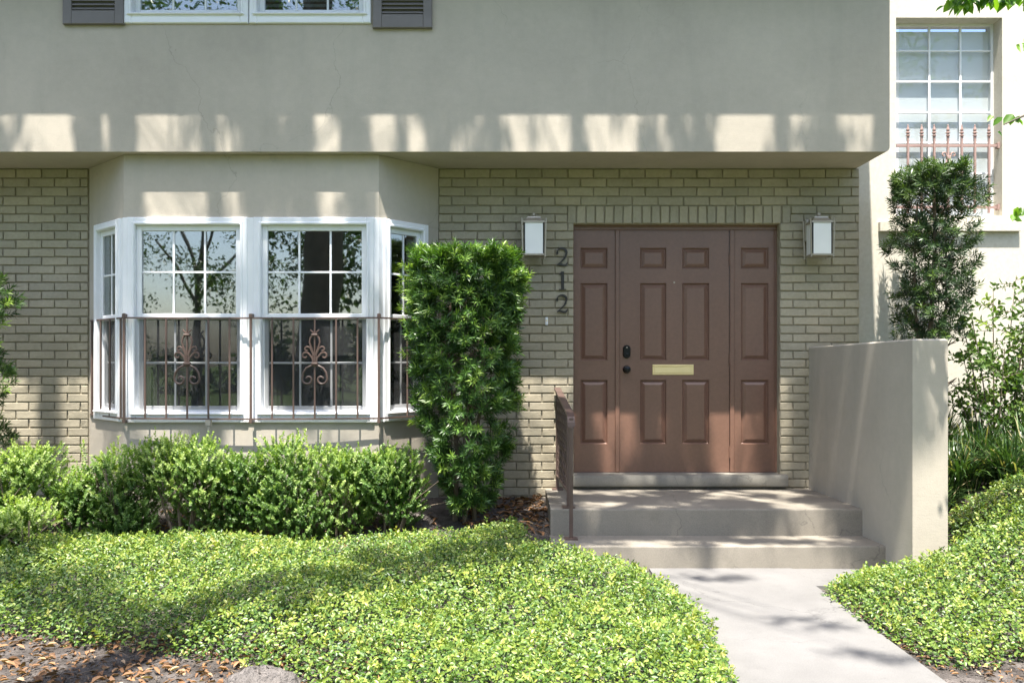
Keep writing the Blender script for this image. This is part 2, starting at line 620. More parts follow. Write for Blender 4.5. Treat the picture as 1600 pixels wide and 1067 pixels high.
xs = np.unique(np.concatenate([np.linspace(-7, 7, 113), np.linspace(-160, -7, 30), np.linspace(7, 160, 30)]))
ys = np.unique(np.concatenate([np.linspace(-7, 1.2, 70), np.linspace(-200, -7, 36), np.linspace(1.2, 60, 14)]))
gx, gy = np.meshgrid(xs, ys)
gz = ground_h(gx, gy)
V = np.stack([gx, gy, gz], -1).reshape(-1, 3)
nx_, ny_ = len(xs), len(ys)
ii, jj = np.meshgrid(np.arange(nx_ - 1), np.arange(ny_ - 1))
a_ = (jj * nx_ + ii).ravel()
Q = np.stack([a_, a_ + 1, a_ + 1 + nx_, a_ + nx_], -1)
g = quads_mesh('ground', V, Q, M['ground'], smooth=True)
tag(g, 'brown garden soil of the front bed running on to the lawn', kind='structure')

b = MB()
for y0, y1 in ((-4.30, -1.352), (-6.6, -4.31), (-9.5, -6.61)):
    b.box(0.93, 1.90, y0, y1, -0.12, 0.0, 0)
b.box(1.901, 2.54, -1.80, -1.352, -0.12, -0.003, 0)
pth = obj('path', b, M['path'], loc=(1.42, -3, 0))
tag(pth, 'pale concrete walkway leading up to the front steps', kind='structure')

# ------------------------------------------------------------------ the townhouse
house = empty('townhouse', (0, 0, 0), 'taupe brick townhouse with overhanging upper floor, bay window and brown front door', 'house')
OH, SOF, WR, WL = -0.57, 3.014, 2.906, -5.4   # overhang front, soffit height, right end, left end
EAVE_Z = 4.60

# upper wall with an opening for the upper window
UW_X0, UW_X1, UW_Z0 = PX(195, OH), PX(580, OH), PZ(38, OH)
b = MB()
b.box(WL, UW_X0, OH, 0.3, SOF, 6.2)
b.box(UW_X0, UW_X1, OH, 0.3, SOF, UW_Z0)
b.box(UW_X0, UW_X1, OH, 0.3, UW_Z0 + 1.35, 6.2)
# right run with a softly rounded bottom corner
prof = [(UW_X1, SOF)]
R_ = 0.035
for k in range(7):
    an = -math.pi / 2 + k / 6 * math.pi / 2
    prof.append((WR - R_ + R_ * math.cos(an), SOF + R_ + R_ * math.sin(an)))
prof += [(WR, 6.2), (UW_X1, 6.2)]
n = len(prof)
vs = [(x, OH, z) for x, z in prof] + [(x, 0.3, z) for x, z in prof]
b.add(vs, [tuple(range(n)), tuple(range(2 * n - 1, n - 1, -1))] + [(i, (i + 1) % n, n + (i + 1) % n, n + i) for i in range(n)])
obj('upper_wall', b, M['stucco'], house)

b = MB()
b.box(WL - 0.2, WR + 0.05, OH - 0.425, 5.0, EAVE_Z, EAVE_Z + 0.18)
b.add([(WL - 0.2, OH - 0.45, EAVE_Z + 0.19), (WR + 0.05, OH - 0.45, EAVE_Z + 0.19), (WR + 0.05, 2.6, 6.6), (WL - 0.2, 2.6, 6.6),
       (WL - 0.2, 5.2, EAVE_Z + 0.19), (WR + 0.05, 5.2, EAVE_Z + 0.19)],
      [(0, 1, 2, 3), (3, 2, 5, 4), (0, 3, 4), (1, 5, 2)])
obj('roof', b, M['roof'], house)

# brick walls ---------------------------------------------------------
DX0, DX1, DTOP = 0.513, 2.24, 2.552      # door opening
TOOTH = 0.014
JT = 0.010
c_top = []                                # course bottoms/tops from soffit down
z = SOF - 0.004
for k in range(4):
    c_top.append((z - 0.0770, z))
    z -= 0.0770
while z > 0.1:
    c_top.append((z - 0.0713, z))
    z -= 0.0713
BL = 0.2155
SOLD_Z1 = c_top[3][0]
SOLD_Z0 = DTOP


def brick_mesh(w, h, seed, d=TOOTH):
    r = random.Random(seed)
    bb = MB()
    j = lambda s: r.uniform(-s, s)
    bv = 0.0035
    x0, x1, z0, z1 = -w / 2, w / 2, -h / 2, h / 2
    back = [(x0, 0.004, z0), (x1, 0.004, z0), (x1, 0.004, z1), (x0, 0.004, z1)]
    mid = [(x0 + j(.0012), -d + bv, z0 + j(.0015)), (x1 + j(.0012), -d + bv, z0 + j(.0015)), (x1 + j(.0012), -d + bv, z1 + j(.0015)), (x0 + j(.0012), -d + bv, z1 + j(.0015))]
    front = [(p[0] - math.copysign(bv, p[0]), -d + j(.0022), p[2] - math.copysign(bv, p[2])) for p in mid]
    bb.add(back + mid + front, [(8, 9, 10, 11)] + [(k + i, k + (i + 1) % 4, k + 4 + (i + 1) % 4, k + 4 + i) for k in (0, 4) for i in range(4)])
    return bb


def mesh_of(name, bb, mat):
    me = bpy.data.meshes.new(name)
    me.from_pydata(bb.v, [], bb.f)
    me.materials.append(mat)
    me.update()
    return me


BV = {}
for fam, h in (('tall', 0.0770 - JT), ('low', 0.0713 - JT)):
    BV[fam] = [mesh_of('brick', brick_mesh(BL - JT, h, i * 7 + len(fam)), M['brick']) for i in range(8)]
brick_count = [0]


def brick_run(wall, stuff, x0, x1, courses, par0, visible, dz=0.0):
    for ci, (z0, z1) in courses:
        off = 0.0 if (ci + par0) % 2 == 0 else 0.5
        x = x0 - off * BL - 0.072 * 0
        while x < x1 - 0.01:
            a, c = max(x + JT / 2, x0), min(x + BL - JT / 2, x1)
            if c - a > 0.02:
                full = (c - a) > BL - JT - 0.002
                xm, zm = (a + c) / 2, (z0 + z1) / 2
                if full and visible(xm, zm) and brick_count[0] < 300:
                    fam = 'tall' if ci < 4 else 'low'
                    o = link_mesh('brick', random.choice(BV[fam]), None, wall)
                    o.location = (xm + random.uniform(-.0015, .0015), TOOTH + random.uniform(-.001, .001), zm + random.uniform(-.001, .001))
                    o.rotation_euler = (random.uniform(-.008, .008), random.uniform(-.004, .004), random.uniform(-.006, .006))
                    brick_count[0] += 1
                else:
                    bm_ = brick_mesh(c - a, z1 - z0 - JT, random.random())
                    stuff.add([(p[0] + xm, p[1] + TOOTH, p[2] + zm) for p in bm_.v], bm_.f)
            x += BL


def px_of(x, z, y=0.0):
    s = F / (y - CAM_Y)
    return 800 + x * s, 565 - (z - EYE) * s


def vis_right(x, z):
    p, q = px_of(x, z)
    if 640 < p < 818 and q > 392:
        return False
    if p > 1262 and q > 545:
        return False
    return q < 762


def vis_left(x, z):
    p, q = px_of(x, z)
    return p > -5 and q < 742 and not (p < 14 and q > 440)


# left wall
b = MB()
b.box(WL, -3.53, TOOTH, 0.14, 0.0, SOF)
wl_ = obj('brick_wall', b, M['mortar'], house)
st = MB()
brick_run(wl_, st, -3.53 - BL * 8.0 + 0.03, -3.545, list(enumerate(c_top)), 0, vis_left)
o = obj('cut_bricks', st, M['brick'], wl_)
o['kind'] = 'stuff'
# right wall: left of door, over door, right of door
b = MB()
b.box(-0.615, DX0, TOOTH, 0.14, 0.0, SOF)
b.box(DX0, DX1, TOOTH, 0.14, DTOP, SOF)
b.box(DX1, WR - 0.002, TOOTH, 0.14, 0.0, SOF)
wr_ = obj('brick_wall', b, M['mortar'], house)
st = MB()
top = [(i, c) for i, c in enumerate(c_top) if i < 4]
low = [(i, c) for i, c in enumerate(c_top) if i >= 4]
brick_run(wr_, st, -0.612, WR - 0.004, top, 0, vis_right)
over = [(i, c) for i, c in low if c[0] >= DTOP - 0.03]
sx0, sx1 = 0.46, 2.33
brick_run(wr_, st, -0.612, sx0, over, 0, vis_right)
brick_run(wr_, st, sx1, WR - 0.004, over, 0, vis_right)
rest = [(i, c) for i, c in low if c[0] < DTOP - 0.03]
brick_run(wr_, st, -0.612, DX0, rest, 0, vis_right)
brick_run(wr_, st, DX1, WR - 0.004, rest, 0, vis_right)
o = obj('cut_bricks', st, M['brick'], wr_)
o['kind'] = 'stuff'
# soldier course over the door
SB = [mesh_of('soldier_brick', brick_mesh(0.066, SOLD_Z1 - SOLD_Z0 - 0.008, 90 + i, 0.016), M['brick']) for i in range(5)]
ns = 24
for k in range(ns):
    o = link_mesh('soldier_brick', SB[k % 5], None, wr_)
    o.location = (sx0 + 0.04 + (sx1 - sx0 - 0.08) * k / (ns - 1) + random.uniform(-.002, .002), TOOTH, (SOLD_Z0 + SOLD_Z1) / 2)
    o.rotation_euler = (0, random.uniform(-.012, .012), 0)

# bay ------------------------------------------------------------------
BY = -0.475
CXL, CXR, BXL, BXR = -3.03, -1.04, -3.53, -0.615
WZ0, WZ1 = PZ(660, BY), PZ(340, BY)
b = MB()


def bay_prism(mb, z0, z1, inset=0.0):
    # thick bay wall ring (outer faces and inner faces)
    t = 0.10
    outer = [(BXL, 0.138), (BXL, 0.0), (CXL, BY), (CXR, BY), (BXR, 0.0), (BXR, 0.138)]
    inner = [(BXL + t, 0.138), (BXL + t, 0.03), (CXL + 0.05, BY + t), (CXR - 0.05, BY + t), (BXR - t, 0.03), (BXR - t, 0.138)]
    vs = []
    for zz in (z0, z1):
        vs += [(x, y, zz) for x, y in outer] + [(x, y, zz) for x, y in inner]
    fs = []
    for i in range(5):
        fs.append((i, i + 1, 12 + i + 1, 12 + i))
        fs.append((6 + i + 1, 6 + i, 18 + i, 18 + i + 1))
        fs.append((12 + i, 12 + i + 1, 18 + i + 1, 18 + i))
        fs.append((i + 1, i, 6 + i, 6 + i + 1))
    fs.append((0, 12, 18, 6))
    fs.append((5, 11, 23, 17))
    mb.add(vs, fs)


bay_prism(b, 0.0, WZ0 + 0.012)
obj('bay_wall', b, M['stucco'], house)
b = MB()
bay_prism(b, WZ1 - 0.012, SOF - 0.002)
obj('bay_wall', b, M['stucco'], house)
# stucco return strips at the wall ends of the bay, beside the side windows
side_len = math.hypot(BXL - CXL, BY)
uL = ((BXL - CXL) / side_len, -BY / side_len)
nL = (-uL[1], uL[0])
side_lenR = math.hypot(BXR - CXR, BY)
uR = ((BXR - CXR) / side_lenR, -BY / side_lenR)
nR = (uR[1], -uR[0])
frL = frame((CXL, BY, 0), uL, nL)
frR = frame((CXR, BY, 0), uR, nR)
b = MB()
b.boxf(frL, side_len * 0.80, side_len * 1.0, WZ0 + 0.013, WZ1 - 0.013, -0.12, -0.001)
obj('bay_cheek', b, M['stucco'], house)
b = MB()
b.boxf(frR, side_lenR * 0.80, side_lenR * 1.0, WZ0 + 0.013, WZ1 - 0.013, -0.12, -0.001)
obj('bay_cheek', b, M['stucco'], house)

# dim room seen through the bay
b = MB()
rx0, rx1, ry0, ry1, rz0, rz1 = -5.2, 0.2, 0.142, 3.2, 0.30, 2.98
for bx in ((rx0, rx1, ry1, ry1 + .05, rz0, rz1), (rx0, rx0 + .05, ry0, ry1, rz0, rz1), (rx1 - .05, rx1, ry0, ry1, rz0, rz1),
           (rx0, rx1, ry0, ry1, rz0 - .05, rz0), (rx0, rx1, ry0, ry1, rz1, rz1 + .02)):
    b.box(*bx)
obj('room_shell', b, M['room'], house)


def bar_ring(mb, fr, u0, u1, v0, v1, t, w0, w1, bev=0.004, tb=None):
    tb = tb or t
    mb.boxf(fr, u0, u0 + t, v0, v1, w0, w1, bev)
    mb.boxf(fr, u1 - t, u1, v0, v1, w0, w1, bev)
    mb.boxf(fr, u0 + t - .001, u1 - t + .001, v1 - t, v1, w0, w1 - .0015, bev)
    mb.boxf(fr, u0 + t - .001, u1 - t + .001, v0, v0 + tb, w0, w1 - .0015, bev)


def make_window(name, parent, fr, u0, u1, v0, v1, cols, rows, hung=True, glass='glass', screen=True, vcut=None):
    """double hung vinyl window: casing, two sashes, muntins, panes, insect screen on the lower half"""
    b = MB()
    ct = 0.060
    bar_ring(b, fr, u0, u1, v0, v1, ct, -0.10, 0.022, 0.006, 0.085)
    # inner stop step of the casing
    bar_ring(b, fr, u0 + ct - 0.024, u1 - ct + 0.024, v0 + 0.061, v1 - ct + 0.024, 0.022, 0.010, 0.030, 0.006)
    win = obj(name, b, M['white'], parent)
    a0, a1, b0, b1 = u0 + ct, u1 - ct, v0 + 0.085, v1 - ct
    mid = vcut if vcut else (b0 + b1) / 2
    st_ = 0.042
    for k, (z0, z1, w) in enumerate(((mid - 0.016, b1, -0.012), (b0, mid + 0.020, -0.040))):
        s_ = MB()
        bar_ring(s_, fr, a0, a1, z0, z1, st_, w - 0.030, w, 0.004)
        obj('sash', s_, M['white'], win)
        g0, g1, h0, h1 = a0 + st_, a1 - st_, z0 + st_, z1 - st_
        mt = 0.016
        for c in range(1, cols):
            uc = g0 + (g1 - g0) * c / cols
            m_ = MB()
            m_.boxf(fr, uc - mt / 2, uc + mt / 2, h0, h1, w - 0.024, w - 0.010, 0.003)
            obj('muntin', m_, M['white'], win)
        for r in range(1, rows):
            vc = h0 + (h1 - h0) * r / rows
            m_ = MB()
            m_.boxf(fr, g0, g1, vc - mt / 2, vc + mt / 2, w - 0.022, w - 0.012, 0.003)
            obj('muntin', m_, M['white'], win)
        for c in range(cols):
            for r in range(rows):
                p0, p1 = g0 + (g1 - g0) * c / cols, g0 + (g1 - g0) * (c + 1) / cols
                q0, q1 = h0 + (h1 - h0) * r / rows, h0 + (h1 - h0) * (r + 1) / rows
                m_ = MB()
                m_.boxf(fr, p0, p1, q0, q1, w - 0.0205, w - 0.0165)
                obj('pane', m_, M[glass], win)
    if screen:
        m_ = MB()
        m_.add([fr(a0 + .012, b0 + .012, -.033), fr(a1 - .012, b0 + .012, -.033), fr(a1 - .012, mid + .006, -.033), fr(a0 + .012, mid + .006, -.033)], [(0, 1, 2, 3)])
        o = obj('insect_screen', m_, M['screen'], win)
    # sill lip with lift notches
    l = MB()
    l.boxf(fr, u0 + 0.03, u1 - 0.03, v0 + 0.062, v0 + 0.074, 0.020, 0.040, 0.004)
    obj('sill_lip', l, M['white'], win)
    return win


mz = PZ(495, BY)
frF = frame((0, BY, 0), (1, 0), (0, -1))
XA = [PX(200, BY), PX(388, BY), PX(397, BY), PX(585, BY)]
make_window('bay_window', house, frF, XA[0], XA[1], WZ0, WZ1, 3, 2, vcut=mz)
make_window('bay_window', house, frF, XA[2], XA[3], WZ0, WZ1, 3, 2, vcut=mz)
wz0s, wz1s = WZ0 + 0.004, WZ1 - 0.003
make_window('bay_window', house, frL, 0.040, side_len * 0.80, wz0s, wz1s, 2, 2, vcut=mz)
make_window('bay_window', house, frR, 0.040, side_lenR * 0.80, wz0s, wz1s, 2, 2, vcut=mz)
# mullion and corner covers
for (fr_, a_0, a_1, e_, w_) in ((frF, XA[1] - 0.003, XA[2] + 0.003, .002, .014), (frF, CXL - 0.005, XA[0] + 0.003, .002, .010), (frF, XA[3] - 0.003, CXR + 0.005, .002, .010),
                            (frL, -0.002, 0.043, .004, .008), (frR, -0.002, 0.043, .004, .008)):
    b = MB()
    b.boxf(fr_, a_0, a_1, WZ0 + e_, WZ1 - e_, -0.08, w_, 0.003)
    obj('corner_cover', b, M['white'], house)

# upper window and shutters ---------------------------------------------
frU = frame((0, OH, 0), (1, 0), (0, -1))
um = (PX(373, OH) + PX(406, OH)) / 2
for (a, c) in ((UW_X0, um - 0.004), (um + 0.004, UW_X1)):
    w_ = make_window('upper_window', house, frU, a, c, UW_Z0, UW_Z0 + 1.35, 3, 2, screen=False)
    for k in range(26):
        z = UW_Z0 + 0.09 + k * 0.042
        s_ = MB()
        s_.add([frU(a + .07, z, -.105), frU(c - .07, z, -.105), frU(c - .07, z + .030, -.128), frU(a + .07, z + .030, -.128),
                frU(a + .07, z + .003, -.107), frU(c - .07, z + .003, -.107), frU(c - .07, z + .033, -.130), frU(a + .07, z + .033, -.130)],
               [(0, 1, 2, 3), (7, 6, 5, 4), (0, 4, 5, 1), (3, 2, 6, 7)])
        obj('blind_slat', s_, M['blind'], w_)
b = MB()
b.box(UW_X0 - .02, UW_X1 + .02, 0.10, 0.14, UW_Z0 - .03, UW_Z0 + 1.4)
obj('room_back', b, M['room'], house)

for (p0, p1, py) in ((98, 193, 38), (582.5, 675, 44)):
    a, c, zb = PX(p0, OH - .03), PX(p1, OH - .03), PZ(py, OH - .03)
    b = MB()
    zt = zb + 1.36
    t = 0.068
    b.boxf(frU, a, a + t, zb, zt, 0.003, 0.036, 0.004)
    b.boxf(frU, c - t, c, zb, zt, 0.003, 0.036, 0.004)
    b.boxf(frU, a + t - .001, c - t + .001, zb + .001, zb + 0.105, 0.003, 0.034, 0.004)
    b.boxf(frU, a + t - .001, c - t + .001, zt - 0.1, zt - .001, 0.003, 0.034, 0.004)
    b.boxf(frU, a + t - .002, c - t + .002, zb + 0.1, zt - .09, 0.004, 0.007)
    sh = obj('shutter', b, M['shutter'], house)
    z = zb + 0.108
    while z < zt - 0.13:
        s_ = MB()
        pts = [(0.006, 0.026), (0.030, 0.004), (0.030, 0.010), (0.006, 0.033)]
        s_.add([frU(a + t, z + dz_, w_) for w_, dz_ in pts] + [frU(c - t, z + dz_, w_) for w_, dz_ in pts],
               [(0, 1, 2, 3), (7, 6, 5, 4), (0, 4, 5, 1), (1, 5, 6, 2), (2, 6, 7, 3), (3, 7, 4, 0)])
        obj('louvre', s_, M['shutter'], sh)
        z += 0.0325

# door -------------------------------------------------------------------
DY = 0.10
SIZ = 0.461
frD = frame((0, DY, 0), (1, 0), (0, -1))


def dpx(p):
    return PX(p, DY)


def dpz(q):
    return PZ(q, DY)


dz0, dz1 = SIZ + 0.004, dpz(360.5)
b = MB()
b.boxf(frD, DX0 - .02, DX1 + .02, dz1 + .003, DTOP + .02, -0.08, 0.012, 0.004)      # head
b.boxf(frD, DX0 - .02, DX0 + .012, dz0, dz1 + .003, -0.08, 0.013, 0.004)
b.boxf(frD, DX1 - .014, DX1 + .02, dz0, dz1 + .003, -0.08, 0.013, 0.004)
b.boxf(frD, dpx(961), dpx(968), dz0, dz1 + .003, -0.08, 0.016, 0.004)
b.boxf(frD, dpx(1140), dpx(1147), dz0, dz1 + .003, -0.08, 0.016, 0.004)
obj('door_frame', b, M['door'], house)
ROWS = [(387.5, 420), (442.5, 563), (593.5, 693.5)]


def leaf(name, u0, u1, cols, w):
    """slab with raised panels cut as real relief: sunk moulding ring and raised field"""
    b = MB()
    xs_ = [u0] + [v for c in cols for v in c] + [u1]
    zs_ = [dz0] + [v for r in reversed(ROWS) for v in (dpz(r[1]), dpz(r[0]))] + [dz1]
    for i in range(len(xs_) - 1):
        for j in range(len(zs_) - 1):
            A0, A1, B0, B1 = xs_[i], xs_[i + 1], zs_[j], zs_[j + 1]
            if i % 2 == 1 and j % 2 == 1:
                continue
            b.add([frD(A0, B0, w), frD(A1, B0, w), frD(A1, B1, w), frD(A0, B1, w)], [(0, 1, 2, 3)])
    # slab edges and back
    b.add([frD(u0, dz0, w), frD(u1, dz0, w), frD(u1, dz1, w), frD(u0, dz1, w), frD(u0, dz0, w - .04), frD(u1, dz0, w - .04), frD(u1, dz1, w - .04), frD(u0, dz1, w - .04)],
          [(0, 4, 5, 1), (1, 5, 6, 2), (2, 6, 7, 3), (3, 7, 4, 0), (7, 6, 5, 4)])
    d = obj(name, b, M['door'], house, recalc=False)
    for c in cols:
        for r in ROWS:
            p = MB()
            A0, A1, B0, B1 = c[0], c[1], dpz(r[1]), dpz(r[0])
            steps = [(0, 0.0), (0.003, -0.011), (0.010, -0.019), (0.013, -0.019), (0.041, -0.002), (0.043, -0.002)]
            vs = []
            for ins, dep in steps:
                vs += [frD(A0 + ins, B0 + ins, w + dep), frD(A1 - ins, B0 + ins, w + dep), frD(A1 - ins, B1 - ins, w + dep), frD(A0 + ins, B1 - ins, w + dep)]
            fs = []
            for k in range(len(steps) - 1):
                for i in range(4):
                    j = (i + 1) % 4
                    fs.append((k * 4 + i, k * 4 + j, k * 4 + 4 + j, k * 4 + 4 + i))
            e = (len(steps) - 1) * 4
            fs.append((e, e + 1, e + 2, e + 3))
            p.add(vs, fs)
            obj('raised_panel', p, M['door'], d, recalc=False)
    return d


leaf('sidelight_panel', DX0 + 0.013, dpx(961) - .001, [(dpx(907), dpx(949))], 0.004)
door = leaf('front_door', dpx(968.6), dpx(1139.4), [(dpx(1000), dpx(1041)), (dpx(1066), dpx(1108))], 0.0)
leaf('sidelight_panel', dpx(1147) + .001, DX1 - 0.015, [(dpx(1157.5), dpx(1200.5))], 0.004)
b = MB()
for q in (405, 561, 706):
    b.tube([(dpx(1140), DY - 0.010, dpz(q) - .05), (dpx(1140), DY - 0.010, dpz(q) + .05)], 0.007, 8)
obj('hinge', b, M['door'], door, smooth=True)
kx = dpx(979)
b = MB()
b.lathe((kx, DY, dpz(577)), [(0.032, 0.0), (0.033, 0.006), (0.027, 0.012), (0.012, 0.016), (0.012, 0.035), (0.024, 0.042), (0.029, 0.055), (0.026, 0.068), (0.014, 0.074)], 20, 'y')
kn = obj('door_knob', b, M['black'], door, smooth=True)
b = MB()
pts = []
b2 = []
for k in range(24):
    an = 2 * math.pi * k / 24
    ca, sa = math.cos(an), math.sin(an)
    rx = 0.031
    b2.append((kx + rx * ca, dpz(549.5) + (0.024 if sa >= 0 else -0.024) + rx * sa))
n = len(b2)
vs = [(x, DY, z) for x, z in b2] + [(x, DY - .018, z) for x, z in b2] + [(kx + (x - kx) * .85, DY - .024, dpz(549.5) + (z - dpz(549.5)) * .9) for x, z in b2]
fs = [tuple(range(2 * n, 3 * n))]
for k in (0, n):
    fs += [(k + i, k + (i + 1) % n, k + n + (i + 1) % n, k + n + i) for i in range(n)]
b.add(vs, fs)
b.lathe((kx, DY - .022, dpz(554)), [(0.014, 0), (0.014, 0.006), (0.011, 0.008)], 12, 'y')
obj('deadbolt', b, M['black'], door, smooth=True)
b = MB()
b.lathe((kx, DY - .024, dpz(543)), [(0.006, 0), (0.006, 0.004), (0.003, 0.005)], 10, 'y')
obj('lock_light', b, M['nickel'], door)
b = MB()
mx0, mx1, mz0, mz1 = dpx(1019.5), dpx(1083.5), dpz(585.5), dpz(569.5)
b.boxf(frD, mx0, mx1, mz0, mz1, 0.0, 0.008, 0.003)
b.boxf(frD, mx0 + .012, mx1 - .012, mz0 + .014, mz1 - .018, 0.0, 0.013, 0.003)
b.boxf(frD, mx0 + .006, mx1 - .006, mz1 - .016, mz1 - .006, 0.0, 0.016, 0.003)
obj('mail_slot', b, M['brass'], door)
b = MB()
b.lathe((dpx(1053.5), DY, dpz(441.5)), [(0.008, 0), (0.008, 0.003), (0.005, 0.004)], 12, 'y')
obj('peephole', b, M['nickel'], door)
# concrete door sill
b = MB()
sx0_, sx1_ = DX0 - 0.005, PX(1231, -.06)
prof = [(0.12, 0.342), (-0.008, 0.342), (-0.010, 0.366), (-0.066, 0.368), (-0.072, 0.38), (-0.073, 0.44), (-0.062, 0.458), (-0.045, SIZ), (0.12, SIZ)]
n = len(prof)
seg = 14
vs = []
for k in range(seg + 1):
    x = sx0_ + (sx1_ - sx0_) * k / seg
    for (y, zz) in prof:
        vs.append((x, y + random.uniform(-.003, .003), zz + (random.uniform(-.003, .002) if zz > .4 else 0)))
fs = [tuple(range(n)), tuple(seg * n + i for i in range(n - 1, -1, -1))]
for k in range(seg):
    fs += [(k * n + i, k * n + (i + 1) % n, (k + 1) * n + (i + 1) % n, (k + 1) * n + i) for i in range(n)]
b.add(vs, fs)
obj('door_sill', b, M['sill'], house, smooth=True)

# ------------------------------------------------------------------ steps, stair wall
steps = empty('front_steps', (1.4, -0.7, 0), 'painted concrete front steps and landing below the brown door', 'steps')


def slab(mb, x0, x1, y0, y1, z0, z1, r=0.012, wob=0.004):
    """cast slab with a worn rounded nosing"""
    prof = [(y1, z0), (y0, z0)]
    for k in range(5):
        an = math.pi + k / 4 * -math.pi / 2
        prof.append((y0 + r + r * math.cos(an), z1 - r + r * math.sin(an)))
    prof.append((y1, z1))
    n = len(prof)
    sg = 22
    vs = []
    for k in range(sg + 1):
        x = x0 + (x1 - x0) * k / sg
        e = random.uniform(-wob, wob)
        for i, (y, z) in enumerate(prof):
            vs.append((x, y + (e if 1 <= i <= n - 2 else 0), z + (e * .5 if 2 <= i <= n - 2 else 0)))
    fs = [tuple(range(n)), tuple(sg * n + i for i in range(n - 1, -1, -1))]
    for k in range(sg):
        fs += [(k * n + i, k * n + (i + 1) % n, (k + 1) * n + (i + 1) % n, (k + 1) * n + i) for i in range(n)]
    mb.add(vs, fs)


b = MB()
slab(b, 0.278, 2.56, -0.995, 0.005, -0.1, 0.34)
obj('landing', b, M['step'], steps, smooth=True)
b = MB()
slab(b, 0.27, 2.575, -1.35, -0.98, -0.1, 0.148)
obj('step', b, M['step'], steps, smooth=True)

b = MB()
z1 = 1.545
plan = [(2.482, -0.004), (2.552, -1.71), (2.777, -1.71), (2.735, 0.10), (2.482, 0.10)]
# grid the inner face a little so the plaster can be uneven
n = len(plan)
vs = []
br = 0.010
cx_, cy_ = 2.63, -0.85
for (zz, ins) in ((0.0, 0), (z1 - br, 0), (z1, br)):
    for (x, y) in plan:
        dx_ = ins if x < cx_ else -ins
        dy_ = ins if y < cy_ else 0
        sl = 0.022 * (1 - (-y / 1.71)) if zz > 0.5 else 0
        vs.append((x + dx_, y + dy_, zz - sl))
fs = [tuple(range(2 * n, 3 * n))]
for k in (0, n):
    fs += [(k + i, k + (i + 1) % n, k + n + (i + 1) % n, k + n + i) for i in range(n)]
b.add(vs, fs)
o = obj('stair_wall', b, M['stucco'], loc=(2.63, -0.85, 0))
tag(o, 'solid taupe stucco wall flanking the right side of the front steps', 'wall')

# handrail ----------------------------------------------------------------
hr = empty('handrail', (0.40, -0.6, 0.34), 'brown iron lattice handrail standing on the left of the steps', 'handrail')


def rail_x(y):
    return 0.375 + 0.042 * (-y / 1.1)


def rail_z(y):
    return 1.172 - 0.155 * (-y - 0.06) / 1.05


ptop = [(rail_x(y), y, rail_z(y)) for y in (-0.02, -0.2, -0.5, -0.8, -1.02)]
ptop += [(rail_x(-1.09), -1.09, rail_z(-1.05) - .02), (rail_x(-1.11), -1.125, rail_z(-1.05) - .055), (rail_x(-1.11), -1.128, rail_z(-1.05) - .085)]
b = MB()
b.sweep(ptop, 0.052, 0.016)
b.sweep([(x, y, z - .012) for x, y, z in ptop], 0.030, 0.014)
obj('rail', b, M['iron'], hr)
for (y, zf, zt) in ((-0.05, 0.342, 1.14), (-0.93, 0.342, rail_z(-.93) - .02), (-1.112, 0.150, rail_z(-1.08) - .02)):
    b = MB()
    x = rail_x(y)
    b.box(x - .013, x + .013, y - .013, y + .013, zf, zt)
    b.box(x - .045, x + .045, y - .045, y + .045, zf - .001, zf + .008)
    obj('post', b, M['iron'], hr)
b = MB()
yb = [-0.06, -0.92]
zb0 = 0.46
b.sweep([(rail_x(y), y, zb0) for y in yb], 0.024, 0.012)
obj('bottom_rail', b, M['iron'], hr)
for k in range(1, 7):
    y = -0.06 - 0.86 * k / 7
    b = MB()
    x = rail_x(y)
    b.box(x - .006, x + .006, y - .006, y + .006, zb0, rail_z(y) - .02)
    obj('baluster', b, M['iron'], hr)
b = MB()
for k in range(7):
    y0 = -0.06 - 0.86 * (k + .5) / 7
    zz = zb0 + .05
    while zz < rail_z(y0) - .09:
        c = [(rail_x(y0) , y0 + 0.052 * math.cos(a), zz + 0.035 + 0.035 * math.sin(a)) for a in np.linspace(0, 2 * math.pi, 11)]
        b.tube(c, 0.0065, 5, False)
        zz += 0.072
o = obj('lattice', b, M['iron'], hr)
o['kind'] = 'stuff'

# ------------------------------------------------------------------ bay window guard
bg_ = empty('window_guard', (-2.03, -0.53, 0.95), 'brown wrought iron guard with two scroll ornaments wrapped round the bay window', 'window guard', 'iron guards over windows')
GY = -0.535
GZ1, GZ0 = PZ(496.5, GY), PZ(653.5, GY)
gxl, gxr = PX(194, GY), PX(592, GY)


def front_pt(t, z):
    return (gxl + (gxr - gxl) * t, GY - 0.018 * math.sin(math.pi * t), z)


for zc in (GZ1, GZ0):
    b = MB()
    path = [(-3.515, -0.012, zc), (-3.49, -0.05, zc)] + [front_pt(t, zc - 0.004 * math.sin(math.pi * t)) for t in np.linspace(0, 1, 13)] + [(-0.565, -0.05, zc), (-0.54, -0.012, zc)]
    b.sweep(path, 0.013, 0.012)
    obj('guard_rail', b, M['iron'], bg_)
for k in range(13):
    t = k / 12
    b = MB()
    r = 0.0085 if k in (0, 6, 12) else 0.0060
    p0, p1 = front_pt(t, GZ0 - (.03 if k in (0, 6, 12) else 0)), front_pt(t, GZ1 + (.03 if k in (0, 12) else 0))
    b.box(p0[0] - r, p0[0] + r, p0[1] - r, p0[1] + r, p0[2] - .004, p1[2] + .004)
    if k in (0, 6, 12):
        b.box(p0[0] - .012, p0[0] + .012, p0[1] - .012, BY - .03, GZ1 + .002, GZ1 + .03)
        b.box(p0[0] - .012, p0[0] + .012, p0[1] - .012, BY - .03, GZ0 - .035, GZ0 - .010)
    obj('bar', b, M['iron'], bg_)
